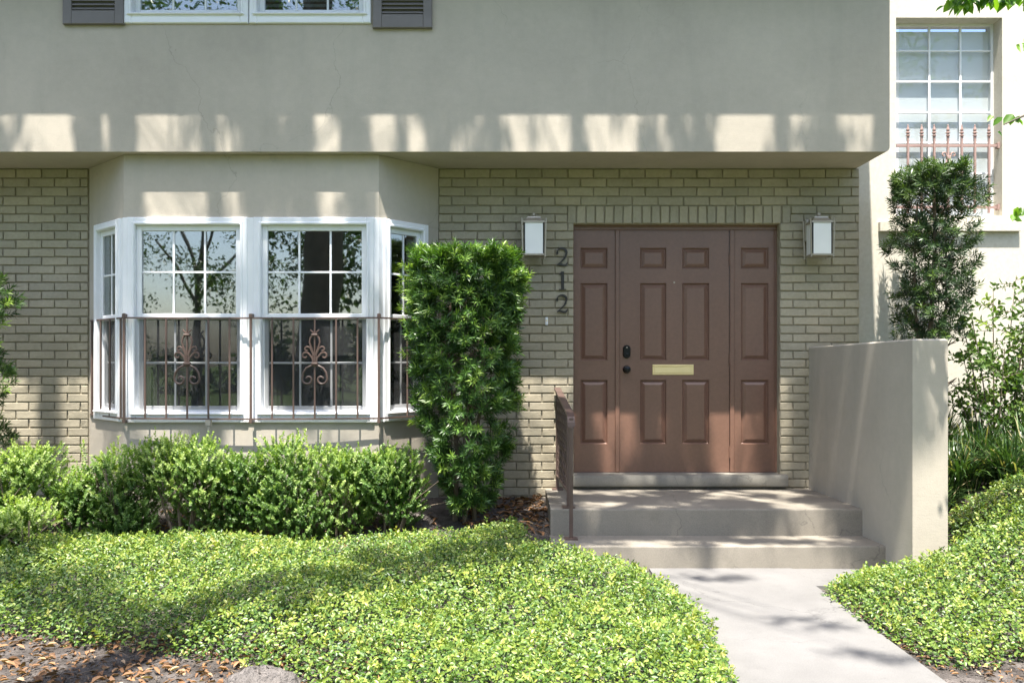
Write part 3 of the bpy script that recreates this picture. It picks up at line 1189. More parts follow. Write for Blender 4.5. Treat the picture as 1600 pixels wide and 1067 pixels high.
for side in (0, 1):
    ax, ay = (gxl, GY) if side == 0 else (gxr, GY)
    ex, ey = (-3.49, -0.05) if side == 0 else (-0.565, -0.05)
    for t in (0.10, 0.42, 0.70, 0.985):
        if side == 1 and t == 0.10:
            continue
        x, y = ax + (ex - ax) * t, ay + (ey - ay) * t
        b = MB()
        b.box(x - .006, x + .006, y - .006, y + .006, GZ0 - .004, GZ1 + .004)
        obj('bar', b, M['iron'], bg_)


def spiral(cx, cz, r0, r1, a0, a1, n=22):
    out_ = []
    for i in range(n + 1):
        t = i / n
        r = r0 + (r1 - r0) * t
        a = a0 + (a1 - a0) * t
        out_.append((cx + r * math.cos(a), cz + r * math.sin(a)))
    return out_


def scroll_ornament(x, y, parent):
    """fleur-de-lis over a pair of C scrolls, from bent rod"""
    b = MB()
    Z = lambda q: PZ(q, y)

    def rod(pts, r=0.0085):
        b.tube([(x + p, y - .004, q) for p, q in pts], r, 6)
    zc = Z(567)        # lower collar
    for s in (-1, 1):
        # big C scrolls hanging under the lower collar
        rod([(s * 0.0, zc - .02), (s * .03, zc - .022), (s * .065, zc - .04), (s * .088, zc - .075), (s * .096, zc - .115)]
            + [(s * (0.052 + p), zc - .125 + q) for p, q in spiral(0, 0, .045, .012, 0.1, -2 * math.pi * 0.95, 18)])
        # lower leaf curls
        rod([(s * .012, zc), (s * .02, zc + .04), (s * .05, zc + .075)] + [(s * (0.072 + p), zc + .055 + q) for p, q in spiral(0, 0, .028, .010, math.pi * .7, -math.pi * .95, 14)], .0075)
        # upper leaf curls
        rod([(s * .010, zc), (s * .014, zc + .07), (s * .035, zc + .115)] + [(s * (0.060 + p), zc + .105 + q) for p, q in spiral(0, 0, .022, .007, math.pi * .75, -math.pi * .8, 12)], .007)
        # centre bulb
        rod([(s * .006, zc + .06), (s * .028, zc + .12), (s * .040, zc + .16), (s * .032, zc + .195), (s * .010, zc + .215)], .0075)
        # top flick
        rod([(s * .006, zc + .225), (s * .018, zc + .24), (s * .034, zc + .256)], .006)
    rod([(0, zc - .02), (0, zc + .262)], .007)
    b.boxf(frame((x, y, 0), (1, 0), (0, -1)), -.026, .026, zc - .016, zc + .004, -.012, .020, .004)
    b.boxf(frame((x, y, 0), (1, 0), (0, -1)), -.024, .024, zc + .208, zc + .224, -.012, .020, .004)
    return obj('scroll_ornament', b, M['iron'], parent, smooth=True)


for k in (3, 9):
    p = front_pt(k / 12, 0)
    scroll_ornament(p[0], p[1], bg_)
b = MB()
pp = front_pt(4 / 12, 0)
b.tube([(pp[0], pp[1] + .006, GZ0 - .02), (pp[0] + .01, pp[1] + .004, 0.18)], 0.013, 8)
b.box(pp[0] - .02, pp[0] + .02, pp[1] - .014, pp[1] + .02, GZ0 - .055, GZ0 - .012)
o = obj('prop_post', b, M['stucco'], bg_)
o['label'] = 'taupe painted pipe propping the guard'

# ------------------------------------------------------------------ house number, doorbell, lanterns
hn = empty('house_number', (PX(878, 0), 0, PZ(439, 0)), 'black metal house number 212 set vertically on brick left of the door', 'house number')


def numeral_two(cx, cz, h):
    b = MB()
    fr = frame((cx, -0.004, cz), (1, 0), (0, -1))
    w = h * 0.62
    pts, wid = [], []
    # ball terminal
    ball = [(-.42 * w + .10 * w * math.cos(a), .22 * h + .085 * h * math.sin(a)) for a in np.linspace(0, 2 * math.pi, 13)]
    n = 12
    b.add([fr(p, q, 0) for p, q in ball[:12]] + [fr(p, q, .012) for p, q in ball[:12]],
          [tuple(range(12, 24))] + [(i, (i + 1) % n, n + (i + 1) % n, n + i) for i in range(n)])
    for t in np.linspace(0, 1, 12):
        a = math.pi * (1.02 - 1.22 * t)
        pts.append((-.02 * w + .43 * w * math.cos(a), .24 * h + .24 * h * math.sin(a)))
        wid.append(h * (0.05 + 0.085 * max(0, math.sin(math.pi * (t - .2) / .9))))
    for (p, q, ww) in ((.34, .06, .12), (.18, -.10, .085), (-.08, -.26, .06), (-.33, -.40, .045)):
        pts.append((p * w, q * h))
        wid.append(h * ww)
    b.ribbon(fr, pts, wid, .012)
    b.ribbon(fr, [(-.44 * w, -.46 * h), (-.30 * w, -.395 * h), (-.10 * w, -.41 * h), (.12 * w, -.46 * h), (.34 * w, -.455 * h), (.44 * w, -.38 * h), (.48 * w, -.28 * h)],
             [h * .05, h * .10, h * .115, h * .115, h * .10, h * .07, h * .03], .0125)
    return b


def numeral_one(cx, cz, h):
    b = MB()
    fr = frame((cx, -0.004, cz), (1, 0), (0, -1))
    b.ribbon(fr, [(0, .5 * h), (0, -.46 * h)], h * .15, .012)
    b.ribbon(fr, [(.02 * h, .455 * h), (-.10 * h, .40 * h), (-.17 * h, .375 * h)], [h * .07, h * .06, h * .035], .0125)
    b.ribbon(fr, [(-.19 * h, -.475 * h), (.19 * h, -.475 * h)], h * .055, .013)
    return b


obj('numeral', numeral_two(PX(878, 0), PZ(402, 0), 28 / 187), M['numeral'], hn)['label'] = 'upper digit 2'
obj('numeral', numeral_one(PX(879, 0), PZ(439, 0), 29 / 187), M['numeral'], hn)['label'] = 'middle digit 1'
obj('numeral', numeral_two(PX(878, 0), PZ(475, 0), 28 / 187), M['numeral'], hn)['label'] = 'lower digit 2'

b = MB()
b.boxf(frame((PX(854, 0), 0.004, PZ(502, 0)), (1, 0), (0, -1)), -.011, .011, -.033, .033, 0, .016, .004)
db = obj('doorbell', b, M['white'], loc=(PX(854, 0), 0, PZ(502, 0)))
tag(db, 'small cream doorbell button on brick below the house number', 'doorbell')
b = MB()
b.lathe((PX(854, 0), -.012, PZ(501, 0)), [(.007, 0), (.007, .003), (.004, .004)], 10, 'y')
obj('button', b, M['brass'], db)


def lantern(cx, label):
    zt, zb = 2.535, 2.262
    yf, yb = -0.25, -0.085
    ym = (yf + yb) / 2
    L = empty('wall_lantern', (cx, 0, 2.4), label, 'wall lamp', 'wall lanterns beside the door')
    b = MB()
    b.boxf(frame((cx, 0.002, 0), (1, 0), (0, -1)), -.058, .058, 2.40, 2.585, 0, .022, .006)
    b.boxf(frame((cx, 0.002, 0), (1, 0), (0, -1)), -.012, .012, 2.560, 2.582, .02, -ym + .01, .003)
    obj('back_plate', b, M['nickel'], L)
    # hood: frustum tiers
    b = MB()
    hw, hd = .088, (yb - yf) / 2 + .004

    def tier(w0, d0, z0, w1, d1, z1):
        b.add([(cx - w0, ym - d0, z0), (cx + w0, ym - d0, z0), (cx + w0, ym + d0, z0), (cx - w0, ym + d0, z0),
               (cx - w1, ym - d1, z1), (cx + w1, ym - d1, z1), (cx + w1, ym + d1, z1), (cx - w1, ym + d1, z1)],
              [(0, 1, 5, 4), (1, 2, 6, 5), (2, 3, 7, 6), (3, 0, 4, 7), (4, 5, 6, 7), (3, 2, 1, 0)])
    tier(hw, hd, zt - .012, hw, hd, zt)
    tier(hw * .90, hd * .90, zt + .0005, hw * .64, hd * .64, zt + .030)
    tier(hw * .62, hd * .62, zt + .0305, hw * .60, hd * .60, zt + .040)
    obj('hood', b, M['nickel'], L)
    b = MB()
    b.lathe((cx, ym, zt + .039), [(.008, 0), (.008, .012), (.015, .018), (.015, .034), (.008, .042)], 12)
    obj('finial', b, M['nickel'], L, smooth=True)
    tw, bw = .097, .090
    for sx in (-1, 1):
        for (yy, dy) in ((yf - .004, .004), (yb + .004, -.004)):
            b = MB()
            p0, p1 = (cx + sx * bw, yy + dy, zb - .012), (cx + sx * tw, yy, zt + .016)
            b.tube([p0, p1], .0062, 8)
            for p in (p0, p1):
                b.lathe((p[0], p[1], p[2] - .008), [(.003, 0), (.0085, .004), (.0085, .012), (.003, .016)], 8)
            obj('corner_rod', b, M['nickel'], L, smooth=True)
    b = MB()
    b.box(cx - .084, cx + .084, ym - hd + .006, ym + hd - .006, zb - .002, zb + .010)
    obj('base', b, M['nickel'], L)
    pw = .071
    for sx in (-1, 1):
        b = MB()
        b.box(cx + sx * .077 - .005, cx + sx * .077 + .005, yf + .003, yf + .014, zb + .011, zt - .013)
        obj('dark_gap_strip', b, M['numeral'], L)  # dark strip added to stand for the dark gap beside the pane
    for (x0, x1, y0, y1) in ((cx - pw, cx + pw, yf + .004, yf + .008), (cx - pw - .004, cx - pw, yf + .010, yb - .004), (cx + pw, cx + pw + .004, yf + .010, yb - .004)):
        b = MB()
        b.box(x0, x1, y0, y1, zb + .011, zt - .013)
        obj('frosted_pane', b, M['frost'], L)
    return L


lantern((0.0826 + 0.273) / 2, 'nickel wall lantern with frosted panes above the house number, left of the door')
lantern((2.41 + 2.60) / 2, 'nickel wall lantern with frosted panes on the brick right of the door')

# ------------------------------------------------------------------ neighbouring cream house
nb = empty('neighbour_house', (3.8, 0.12, 0), 'cream stucco neighbouring house with a tall white multi-pane window', 'house')
NY = 0.12
nx0, nx1, nz0, nz1 = PX(1400, NY), PX(1566, NY), PZ(337, NY), PZ(28, NY)
b = MB()
ND = 0.16
b.box(WR + .001, nx0, NY, NY + ND + .1, 0, 6.0)
b.box(nx1, 8.0, NY, NY + ND + .1, 0, 6.0)
b.box(nx0, nx1, NY, NY + ND + .1, 0, nz0)
b.box(nx0, nx1, NY, NY + ND + .1, nz1, 6.0)
obj('stucco_wall', b, M['cream'], nb)
b = MB()
b.box(PX(1372, NY), PX(1592, NY), NY - .045, NY + .01, PZ(362, NY), PZ(348, NY))
obj('sill_band', b, M['cream'], nb)
frN = frame((0, NY + ND - .02, 0), (1, 0), (0, -1))
gy = NY + ND
cols = [PX(p, gy) for p in (1404, 1451, 1499.5, 1547)]
b = MB()
bar_ring(b, frN, nx0 - .01, nx1 + .01, nz0 - .01, nz1 + .01, .03, -.06, .004, .003)
wn_ = obj('tall_window', b, M['white'], nb)
b = MB()
b.boxf(frN, cols[3] - .004, cols[3] + .022, nz0 + .02, nz1 - .02, -.05, 0.002, .003)
obj('sash', b, M['white'], wn_)
rows_ = [PZ(q, gy) for q in (337, 272, 224, 177, 129, 81, 36)]
for c in cols[1:3]:
    b = MB()
    b.boxf(frN, c - .009, c + .009, nz0 + .02, nz1 - .02, -.022, -.004, .003)
    obj('muntin', b, M['white'], wn_)
for r in rows_[1:-1]:
    b = MB()
    b.boxf(frN, nx0 + .02, cols[3] - .004, r - .008, r + .008, -.020, -.006, .003)
    obj('muntin', b, M['white'], wn_)
for i in range(3):
    for j in range(6):
        b = MB()
        b.boxf(frN, cols[i], cols[i + 1], rows_[j], rows_[j + 1], -.0155, -.0125)
        obj('pane', b, M['glass2'], wn_)
b = MB()
b.boxf(frN, nx0, cols[3], nz0, nz1 - .05, -.050, -.046)
obj('roller_shade', b, M['shade'], wn_)

wg = empty('window_guard', (3.7, 0.16, 2.65), 'pinkish iron guard with spear finials across the neighbour window', 'window guard', 'iron guards over windows')
WY = 0.170
rz1, rz0 = PZ(228, WY), PZ(324, WY)
for zc in (rz1, rz0):
    b = MB()
    b.box(PX(1400, WY), PX(1563, WY), WY - .009, WY + .009, zc - .011, zc + .011)
    b.box(nx1 - .022, nx1 - .002, WY - .02, WY + .02, zc - .024, zc + .022)
    obj('guard_rail', b, M['pink_iron'], wg)
for p in (1418, 1439.5, 1459, 1480.5, 1502, 1522.5, 1544.5):
    x = PX(p, WY)
    b = MB()
    zt = PZ(214, WY)
    b.box(x - .008, x + .008, WY - .016, WY + .002, rz0 - .05, zt)
    br_ = obj('bar', b, M['pink_iron'], wg)
    b = MB()
    b.lathe((x, WY - .007, zt), [(.009, 0), (.017, .004), (.017, .012), (.010, .016), (.010, .024), (.018, .028), (.018, .036), (.009, .042), (.015, .054), (.012, .066), (.005, .092), (.006, .098), (.002, .104)], 8)
    obj('spear_finial', b, M['pink_iron'], br_, smooth=True)
b = MB()
x = PX(1480.5, WY)
zc = PZ(246, WY)
for s in (-1, 1):
    b.tube([(x + s * p, WY - .02, zc + q) for p, q in [(.004, -.01), (.02, .012)] + [(.040 + a, .018 + c) for a, c in spiral(0, 0, .021, .009, math.pi, -math.pi * .7, 12)]], .0065, 6)
    b.tube([(x + s * p, WY - .02, zc + q) for p, q in [(.004, -.01), (.018, -.035), (.028, -.07), (.044, -.10), (.058, -.088)]], .0065, 6)
b.boxf(frame((x, WY, 0), (1, 0), (0, -1)), -.017, .017, zc - .022, zc + .004, .004, .032, .003)
obj('scroll_ornament', b, M['pink_iron'], wg, smooth=True)

# ------------------------------------------------------------------ foliage toolkit
def norm(a):
    return a / np.maximum(np.linalg.norm(a, axis=-1, keepdims=True), 1e-9)


def leaf_geo(pos, axis, up, L, Wd, fold=0.15, droop=0.15, narrow=False):
    n = len(pos)
    a = norm(axis)
    s = np.cross(a, up)
    bad = np.linalg.norm(s, axis=1) < 1e-4
    s[bad] = np.cross(a[bad], [0.3, 0.8, 0.5])
    s = norm(s)
    nn = np.cross(s, a)
    L = np.broadcast_to(np.asarray(L, dtype=float).reshape(-1, 1), (n, 1))
    Wd = np.broadcast_to(np.asarray(Wd, dtype=float).reshape(-1, 1), (n, 1))
    f = fold * Wd
    if narrow:
        v = np.stack([pos, pos + .45 * L * a + .5 * Wd * s + f * nn, pos + L * a - droop * L * nn, pos + .45 * L * a - .5 * Wd * s + f * nn], 1)
        q = (np.arange(n)[:, None] * 4 + np.array([0, 1, 2, 3]))
        return v.reshape(-1, 3), q
    v = np.stack([pos,
                  pos + .30 * L * a + .46 * Wd * s + f * nn,
                  pos + .68 * L * a + .40 * Wd * s + f * nn - .4 * droop * L * nn,
                  pos + L * a - droop * L * nn,
                  pos + .68 * L * a - .40 * Wd * s + f * nn - .4 * droop * L * nn,
                  pos + .30 * L * a - .46 * Wd * s + f * nn], 1)
    base = np.arange(n)[:, None] * 6
    q = np.concatenate([base + np.array([0, 1, 2, 3]), base + np.array([0, 3, 4, 5])], 0)
    return v.reshape(-1, 3), q


def rand_dirs(n):
    return norm(rng.normal(size=(n, 3)))


def shoots(base, axis, per, alen, spread, L, Wd, tint, lv=0.25, narrow=False, fold=0.15, tip_bright=0.0, droop=0.12):
    """leafy shoots: per leaves spiralling along each axis"""
    n = len(base)
    a = norm(axis)
    u = norm(np.cross(a, rand_dirs(n)))
    w = np.cross(a, u)
    k = np.arange(per)
    t = (k + 0.5) / per
    ang = k[None, :] * 2.39996 + rng.uniform(0, 6.28, (n, 1))
    rad = np.cos(ang)[..., None] * u[:, None, :] + np.sin(ang)[..., None] * w[:, None, :]
    pos = base[:, None, :] + a[:, None, :] * (t[None, :, None] * alen * rng.uniform(.7, 1.25, (n, 1, 1)))
    open_ = spread * (1.15 - 0.75 * t)[None, :, None]
    d = a[:, None, :] * 0.6 + rad * open_ + rng.normal(0, .14, (n, per, 3))
    pos = pos.reshape(-1, 3)
    d = norm(d.reshape(-1, 3))
    up = np.repeat(a, per, 0)
    LL = L * rng.uniform(1 - lv, 1 + lv, n * per)
    v, q = leaf_geo(pos, d, up, LL, Wd * (LL / L), fold, droop, narrow)
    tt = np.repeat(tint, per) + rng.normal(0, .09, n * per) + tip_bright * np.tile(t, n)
    tt = np.clip(tt, 0, 1)
    return v, q, np.repeat(tt, 4 if narrow else 6)


def merge(parts):
    vs, qs, ts, o = [], [], [], 0
    for v, q, t in parts:
        vs.append(v)
        qs.append(q + o)
        ts.append(t)
        o += len(v)
    return np.concatenate(vs), np.concatenate(qs), np.concatenate(ts)


def foliage(name, parts, mat, parent):
    v, q, t = merge(parts)
    return quads_mesh(name, v, q, mat, parent, tint=t)


# ------------------------------------------------------------------ columnar podocarpus beside the bay
def podocarpus(loc, label, envelope, zlo, zhi, nsh, mat, group, seed, stems, per=21, L=.056, Wd=.0088, gaps=None, inner=0.3):
    """envelope(z) -> (x0, x1, depth half) relative to loc"""
    root = empty('podocarpus_shrub', loc, label, 'shrub', group)
    P_, A_, T_ = [], [], []
    r = np.random.default_rng(seed)
    while len(P_) < nsh:
        z = r.uniform(zlo, zhi)
        x0, x1, dd = envelope(z)
        a = r.uniform(0, 2 * math.pi)
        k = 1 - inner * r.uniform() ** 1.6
        # superellipse cross section
        ca, sa = math.cos(a), math.sin(a)
        e = 2.6
        rr = (abs(ca) ** e + abs(sa) ** e) ** (-1 / e)
        hx, cx = (x1 - x0) / 2, (x0 + x1) / 2
        bump_ = 1 + .10 * math.sin(5 * a + z * 9 + seed) * math.sin(z * 14 + 2 * a)
        p = (cx + hx * ca * rr * k * bump_, dd * sa * rr * k * bump_, z)
        if gaps and r.uniform() < gaps(p[0], p[2]):
            continue
        topd = max(0, (z - (zhi - .18)) / .18)
        ax = (ca * (1 - .5 * topd) + r.normal(0, .35), sa * (1 - .5 * topd) + r.normal(0, .35), .45 + 1.1 * topd + r.normal(0, .25))
        P_.append(p)
        A_.append(ax)
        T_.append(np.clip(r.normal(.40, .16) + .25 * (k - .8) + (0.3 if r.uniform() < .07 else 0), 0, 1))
    # a few stray unclipped shoots
    for _ in range(14 if nsh > 1000 else 5):
        z = r.uniform(zlo + .3 * (zhi - zlo), zhi)
        x0, x1, dd = envelope(z)
        sd = r.choice([-1, 1])
        P_.append(((x1 + .03) if sd > 0 else (x0 - .03), r.uniform(-.6, .3) * dd, z))
        A_.append((sd * 1.0, -.2, r.uniform(.2, .9)))
        T_.append(.95)
    # flat clipped top
    for _ in range(int(nsh * .12)):
        x0, x1, dd = envelope(zhi)
        P_.append((r.uniform(x0, x1), r.uniform(-dd, dd), zhi - r.uniform(0, .08)))
        A_.append((r.normal(0, .4), r.normal(0, .4), 1))
        T_.append(np.clip(r.normal(.55, .18), 0, 1))
    P_ = np.array(P_) + np.array([loc[0], loc[1], 0])
    A_ = np.array(A_)
    T_ = np.array(T_)
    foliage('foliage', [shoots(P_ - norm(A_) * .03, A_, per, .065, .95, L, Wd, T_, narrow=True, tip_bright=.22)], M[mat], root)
    b = MB()
    for (bx, by, tx, ty, tz, rad) in stems:
        pts = [(loc[0] + bx + (tx - bx) * t + .02 * math.sin(t * 9 + bx * 30), loc[1] + by + (ty - by) * t, loc[2] - .05 + (tz - loc[2]) * t) for t in np.linspace(0, 1, 7)]
        b.tube(pts, [rad * (1 - .6 * t) for t in np.linspace(0, 1, 7)], 7)
        for k in range(16):
            t = r.uniform(.15, .95)
            i = int(t * 6)
            p = Vector(pts[i]) + (Vector(pts[i + 1]) - Vector(pts[i])) * (t * 6 - i)
            an = r.uniform(0, 6.28)
            x0, x1, dd = envelope(p.z)
            e = Vector((loc[0] + (x0 + x1) / 2 + (x1 - x0) * .42 * math.cos(an), loc[1] + dd * .8 * math.sin(an), p.z + r.uniform(.05, .25)))
            b.tube([p, (p + e) / 2 + Vector((0, 0, .03)), e], [rad * .35, rad * .25, rad * .12], 5)
    obj('stem', b, M['twig'], root, smooth=True)
    return root


SY = -0.72
s_sh = F / (SY - CAM_Y)


def env_main(z):
    q = 565 - (z - EYE) * s_sh
    l = np.interp(q, [380, 400, 450, 560, 640, 700, 760, 800], [652, 636, 632, 636, 644, 660, 688, 704])
    r_ = np.interp(q, [380, 400, 430, 470, 520, 620, 680, 720, 765, 800], [800, 818, 827, 816, 812, 816, 803, 797, 780, 764])
    return (l - 800) / s_sh + .055 + 0.36, (r_ - 800) / s_sh - .05 + 0.36, np.interp(q, [380, 700, 800], [.40, .36, .22])


def gaps_main(x, z):
    # thin openings in the lower half and a fork on the right
    q = 565 - (z - EYE) * s_sh
    g_ = 0.12 + 0.50 * np.interp(q, [440, 600, 700, 800], [0, .8, 1.0, 1.0])
    p_ = 800 + (x - .36) * s_sh
    for (hp, hq, ha, hb) in ((775, 668, 26, 26), (735, 655, 16, 14), (700, 610, 14, 10), (798, 745, 22, 16), (655, 720, 26, 18), (748, 545, 18, 9), (690, 500, 14, 8), (795, 560, 14, 10), (720, 760, 16, 16)):
        if ((p_ - hp) / ha) ** 2 + ((q - hq) / hb) ** 2 < 1:
            return .88
    return g_ * (0.55 + 0.9 * (math.sin(x * 17 + z * 11) * math.sin(z * 19 - x * 7) > .1))


podocarpus((-0.36, SY, 0.22), 'tall boxy clipped podocarpus shrub between the bay window and the lantern', env_main, PZ(792, SY), PZ(398, SY), 2150, 'podo', 'clipped podocarpus shrubs', 3,
           [(-.05, 0, -.12, .0, 1.9, .022), (.06, .02, .16, .05, 1.85, .02), (.0, -.04, .05, -.1, 1.5, .018)], gaps=gaps_main)

podocarpus((-4.13, -0.75, 0.22), 'dark podocarpus shrub cut off by the left picture edge', lambda z: (-.40, .26 + .09 * math.sin(z * 11), .30), 0.75, 2.05, 620, 'podo', 'clipped podocarpus shrubs', 9,
           [(0, 0, .0, 0, 1.9, .022)], gaps=lambda x, z: .2 + .5 * (math.sin(z * 12) > .3))

# clipped, gappy small tree behind the stair wall
TY = -0.45
s_t = F / (TY - CAM_Y)


def env_tree(z):
    q = 565 - (z - EYE) * s_t
    l = np.interp(q, [262, 275, 320, 345, 380, 430, 480, 525], [1412, 1402, 1392, 1405, 1392, 1398, 1405, 1402])
    r_ = np.interp(q, [262, 275, 320, 345, 380, 430, 480, 525], [1500, 1515, 1533, 1512, 1530, 1522, 1512, 1500])
    return (l - 800) / s_t - 3.27 + .03, (r_ - 800) / s_t - 3.27 - .03, .30


def gaps_tree(x, z):
    return (0.20 if z > 2.66 else 0.62) * (0.6 + 0.8 * (math.sin(x * 21 + z * 13 + 1) * math.sin(z * 23 - x * 9) > 0))


podocarpus((3.27, TY, 0.40), 'gappy upright podocarpus with bare stems behind the stair wall', env_tree, PZ(530, TY), PZ(266, TY), 820, 'podo2', 'clipped podocarpus shrubs', 21,
           [(.02, 0, .03, 0, 2.9, .030), (-.06, .03, -.10, .02, 2.7, .018), (.05, -.04, .12, -.03, 2.6, .016)], per=20, L=.052, Wd=.0080, gaps=gaps_tree, inner=.75)

# ------------------------------------------------------------------ boxwood shrubs
def boxwood(cx, cy, rx, ry, z0, z1, nsh, label, seed, bright=0.5, loose=0.0, group='boxwood shrubs under the bay window'):
    nsh = int(nsh * 2.4)
    rx, z0, z1 = rx * 1.18, z0 - .12, z1 - .075 + .03 * math.sin(cx * 7)
    gz_ = float(ground_h(cx, cy))
    root = empty('boxwood_shrub', (cx, cy, gz_), label, 'shrub', group)
    r = np.random.default_rng(seed)
    lob = [(r.uniform(-.5, .5) * rx, r.uniform(-.4, .4) * ry, r.uniform(.12, .92), r.uniform(.38, .62)) for _ in range(13)]
    P_, A_, T_ = [], [], []
    while len(P_) < nsh:
        lx, ly, lz, lr = lob[r.integers(len(lob))]
        d = r.normal(size=3)
        d /= np.linalg.norm(d)
        k = 1 - .55 * r.uniform() ** 1.5
        p = np.array([cx + lx + d[0] * lr * rx * k, cy + ly + d[1] * lr * ry * k, z0 + (z1 - z0) * (lz + d[2] * .30 * k)])
        if p[2] < z0 or p[2] > z1 + .05:
            continue
        h = (p[2] - z0) / (z1 - z0)
        if r.uniform() < (.30 - h) * .8:
            continue
        ax = np.array([d[0] * .7, d[1] * .7, .75 + d[2] * .4]) + r.normal(0, .28, 3)
        P_.append(p)
        A_.append(ax)
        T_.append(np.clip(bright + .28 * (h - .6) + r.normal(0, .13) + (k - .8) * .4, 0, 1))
    P_, A_, T_ = np.array(P_), np.array(A_), np.array(T_)
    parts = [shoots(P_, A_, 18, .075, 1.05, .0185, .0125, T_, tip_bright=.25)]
    # long unclipped top shoots
    nt_ = int(16 + 24 * loose)
    a = r.uniform(0, 6.28, nt_)
    tp = np.stack([cx + rx * .75 * np.cos(a) * r.uniform(.1, 1, nt_), cy + ry * .6 * np.sin(a), z1 - r.uniform(.02, .16, nt_)], -1)
    ta = np.stack([r.normal(0, .35, nt_), r.normal(0, .3, nt_), np.ones(nt_)], -1)
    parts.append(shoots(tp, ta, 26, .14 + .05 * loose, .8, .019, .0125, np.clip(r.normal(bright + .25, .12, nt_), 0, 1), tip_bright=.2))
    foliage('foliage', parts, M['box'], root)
    b = MB()
    for k in range(7):
        an = r.uniform(0, 6.28)
        e = Vector((cx + rx * .6 * math.cos(an), cy + ry * .6 * math.sin(an), z0 + (z1 - z0) * r.uniform(.6, .9)))
        s0 = Vector((cx + .05 * math.cos(an), cy + .05 * math.sin(an), gz_ - .03))
        m_ = (s0 + e) / 2 + Vector((r.normal(0, .03), r.normal(0, .03), .02))
        b.tube([s0, m_, e], [.011, .008, .004], 5)
        for _ in range(3):
            e2 = m_ + Vector((r.normal(0, .12), r.normal(0, .10), r.uniform(.05, .2)))
            b.tube([m_, e2], [.005, .002], 4)
    obj('stem', b, M['twig'], root)
    return root


HY = -1.0
BX = [
    (196, -1.02, .33, .26, 690, 830, 420, 'boxwood at the left end of the hedge under the bay window', .50, .3),
    (284, -1.00, .34, .26, 686, 830, 430, 'tallest pale-tipped boxwood below the left scroll ornament', .60, .6),
    (378, -0.96, .24, .24, 697, 830, 330, 'darker recessed boxwood below the middle mullion of the bay', .34, .2),
    (452, -1.02, .28, .26, 690, 835, 430, 'boxwood with bare stems below the right half of the bay window', .48, .4),
    (530, -1.00, .28, .26, 694, 832, 420, 'light green boxwood below the right edge of the bay front', .60, .3),
    (612, -0.98, .27, .25, 698, 836, 400, 'low round boxwood touching the tall boxy podocarpus', .42, .2),
]
for i, (px, y, rx, ry, q1, q0, nsh, lab, br, lo) in enumerate(BX):
    boxwood(PX(px, y), y, rx, ry, float(ground_h(PX(px, y), y)) + .08, PZ(q1, y) - .02, nsh, lab, 40 + i, br, lo)
boxwood(PX(20, -1.15), -1.15, .24, .24, .25, PZ(703, -1.15), 380, 'bright boxwood at the left picture edge before the brick wall', 60, .62, .3, 'loose boxwoods at the left')
boxwood(PX(18, -1.5), -1.5, .24, .2, .20, PZ(792, -1.5), 240, 'low pale boxwood tuft at the left edge beside the ground cover', 61, .75, .1, 'loose boxwoods at the left')
boxwood(PX(110, -1.1), -1.1, .17, .16, .22, PZ(742, -1.1), 130, 'thin twiggy boxwood sprig standing alone before the brick', 62, .45, .8, 'loose boxwoods at the left')

# ------------------------------------------------------------------ jasmine ground cover
def in_poly(x, y, poly):
    c = np.zeros(len(x), dtype=bool)
    n = len(poly)
    j = n - 1
    for i in range(n):
        xi, yi = poly[i]
        xj, yj = poly[j]
        m = ((yi > y) != (yj > y)) & (x < (xj - xi) * (y - yi) / (yj - yi + 1e-12) + xi)
        c ^= m
        j = i
    return c


def poly_dist(x, y, poly):
    d = np.full(len(x), 9.0)
    n = len(poly)
    for i in range(n):
        ax, ay = poly[i]
        bx, by = poly[(i + 1) % n]
        vx, vy = bx - ax, by - ay
        t = np.clip(((x - ax) * vx + (y - ay) * vy) / (vx * vx + vy * vy), 0, 1)
        d = np.minimum(d, np.hypot(x - ax - t * vx, y - ay - t * vy))
    return d


def lumps(x, y):
    return (np.sin(x * 2.3 + 1.1) * np.sin(y * 3.1 + .4) + .6 * np.sin(x * 5.7 + y * 4.3) + .4 * np.sin(x * 11 - y * 9 + 2)) / 2.0


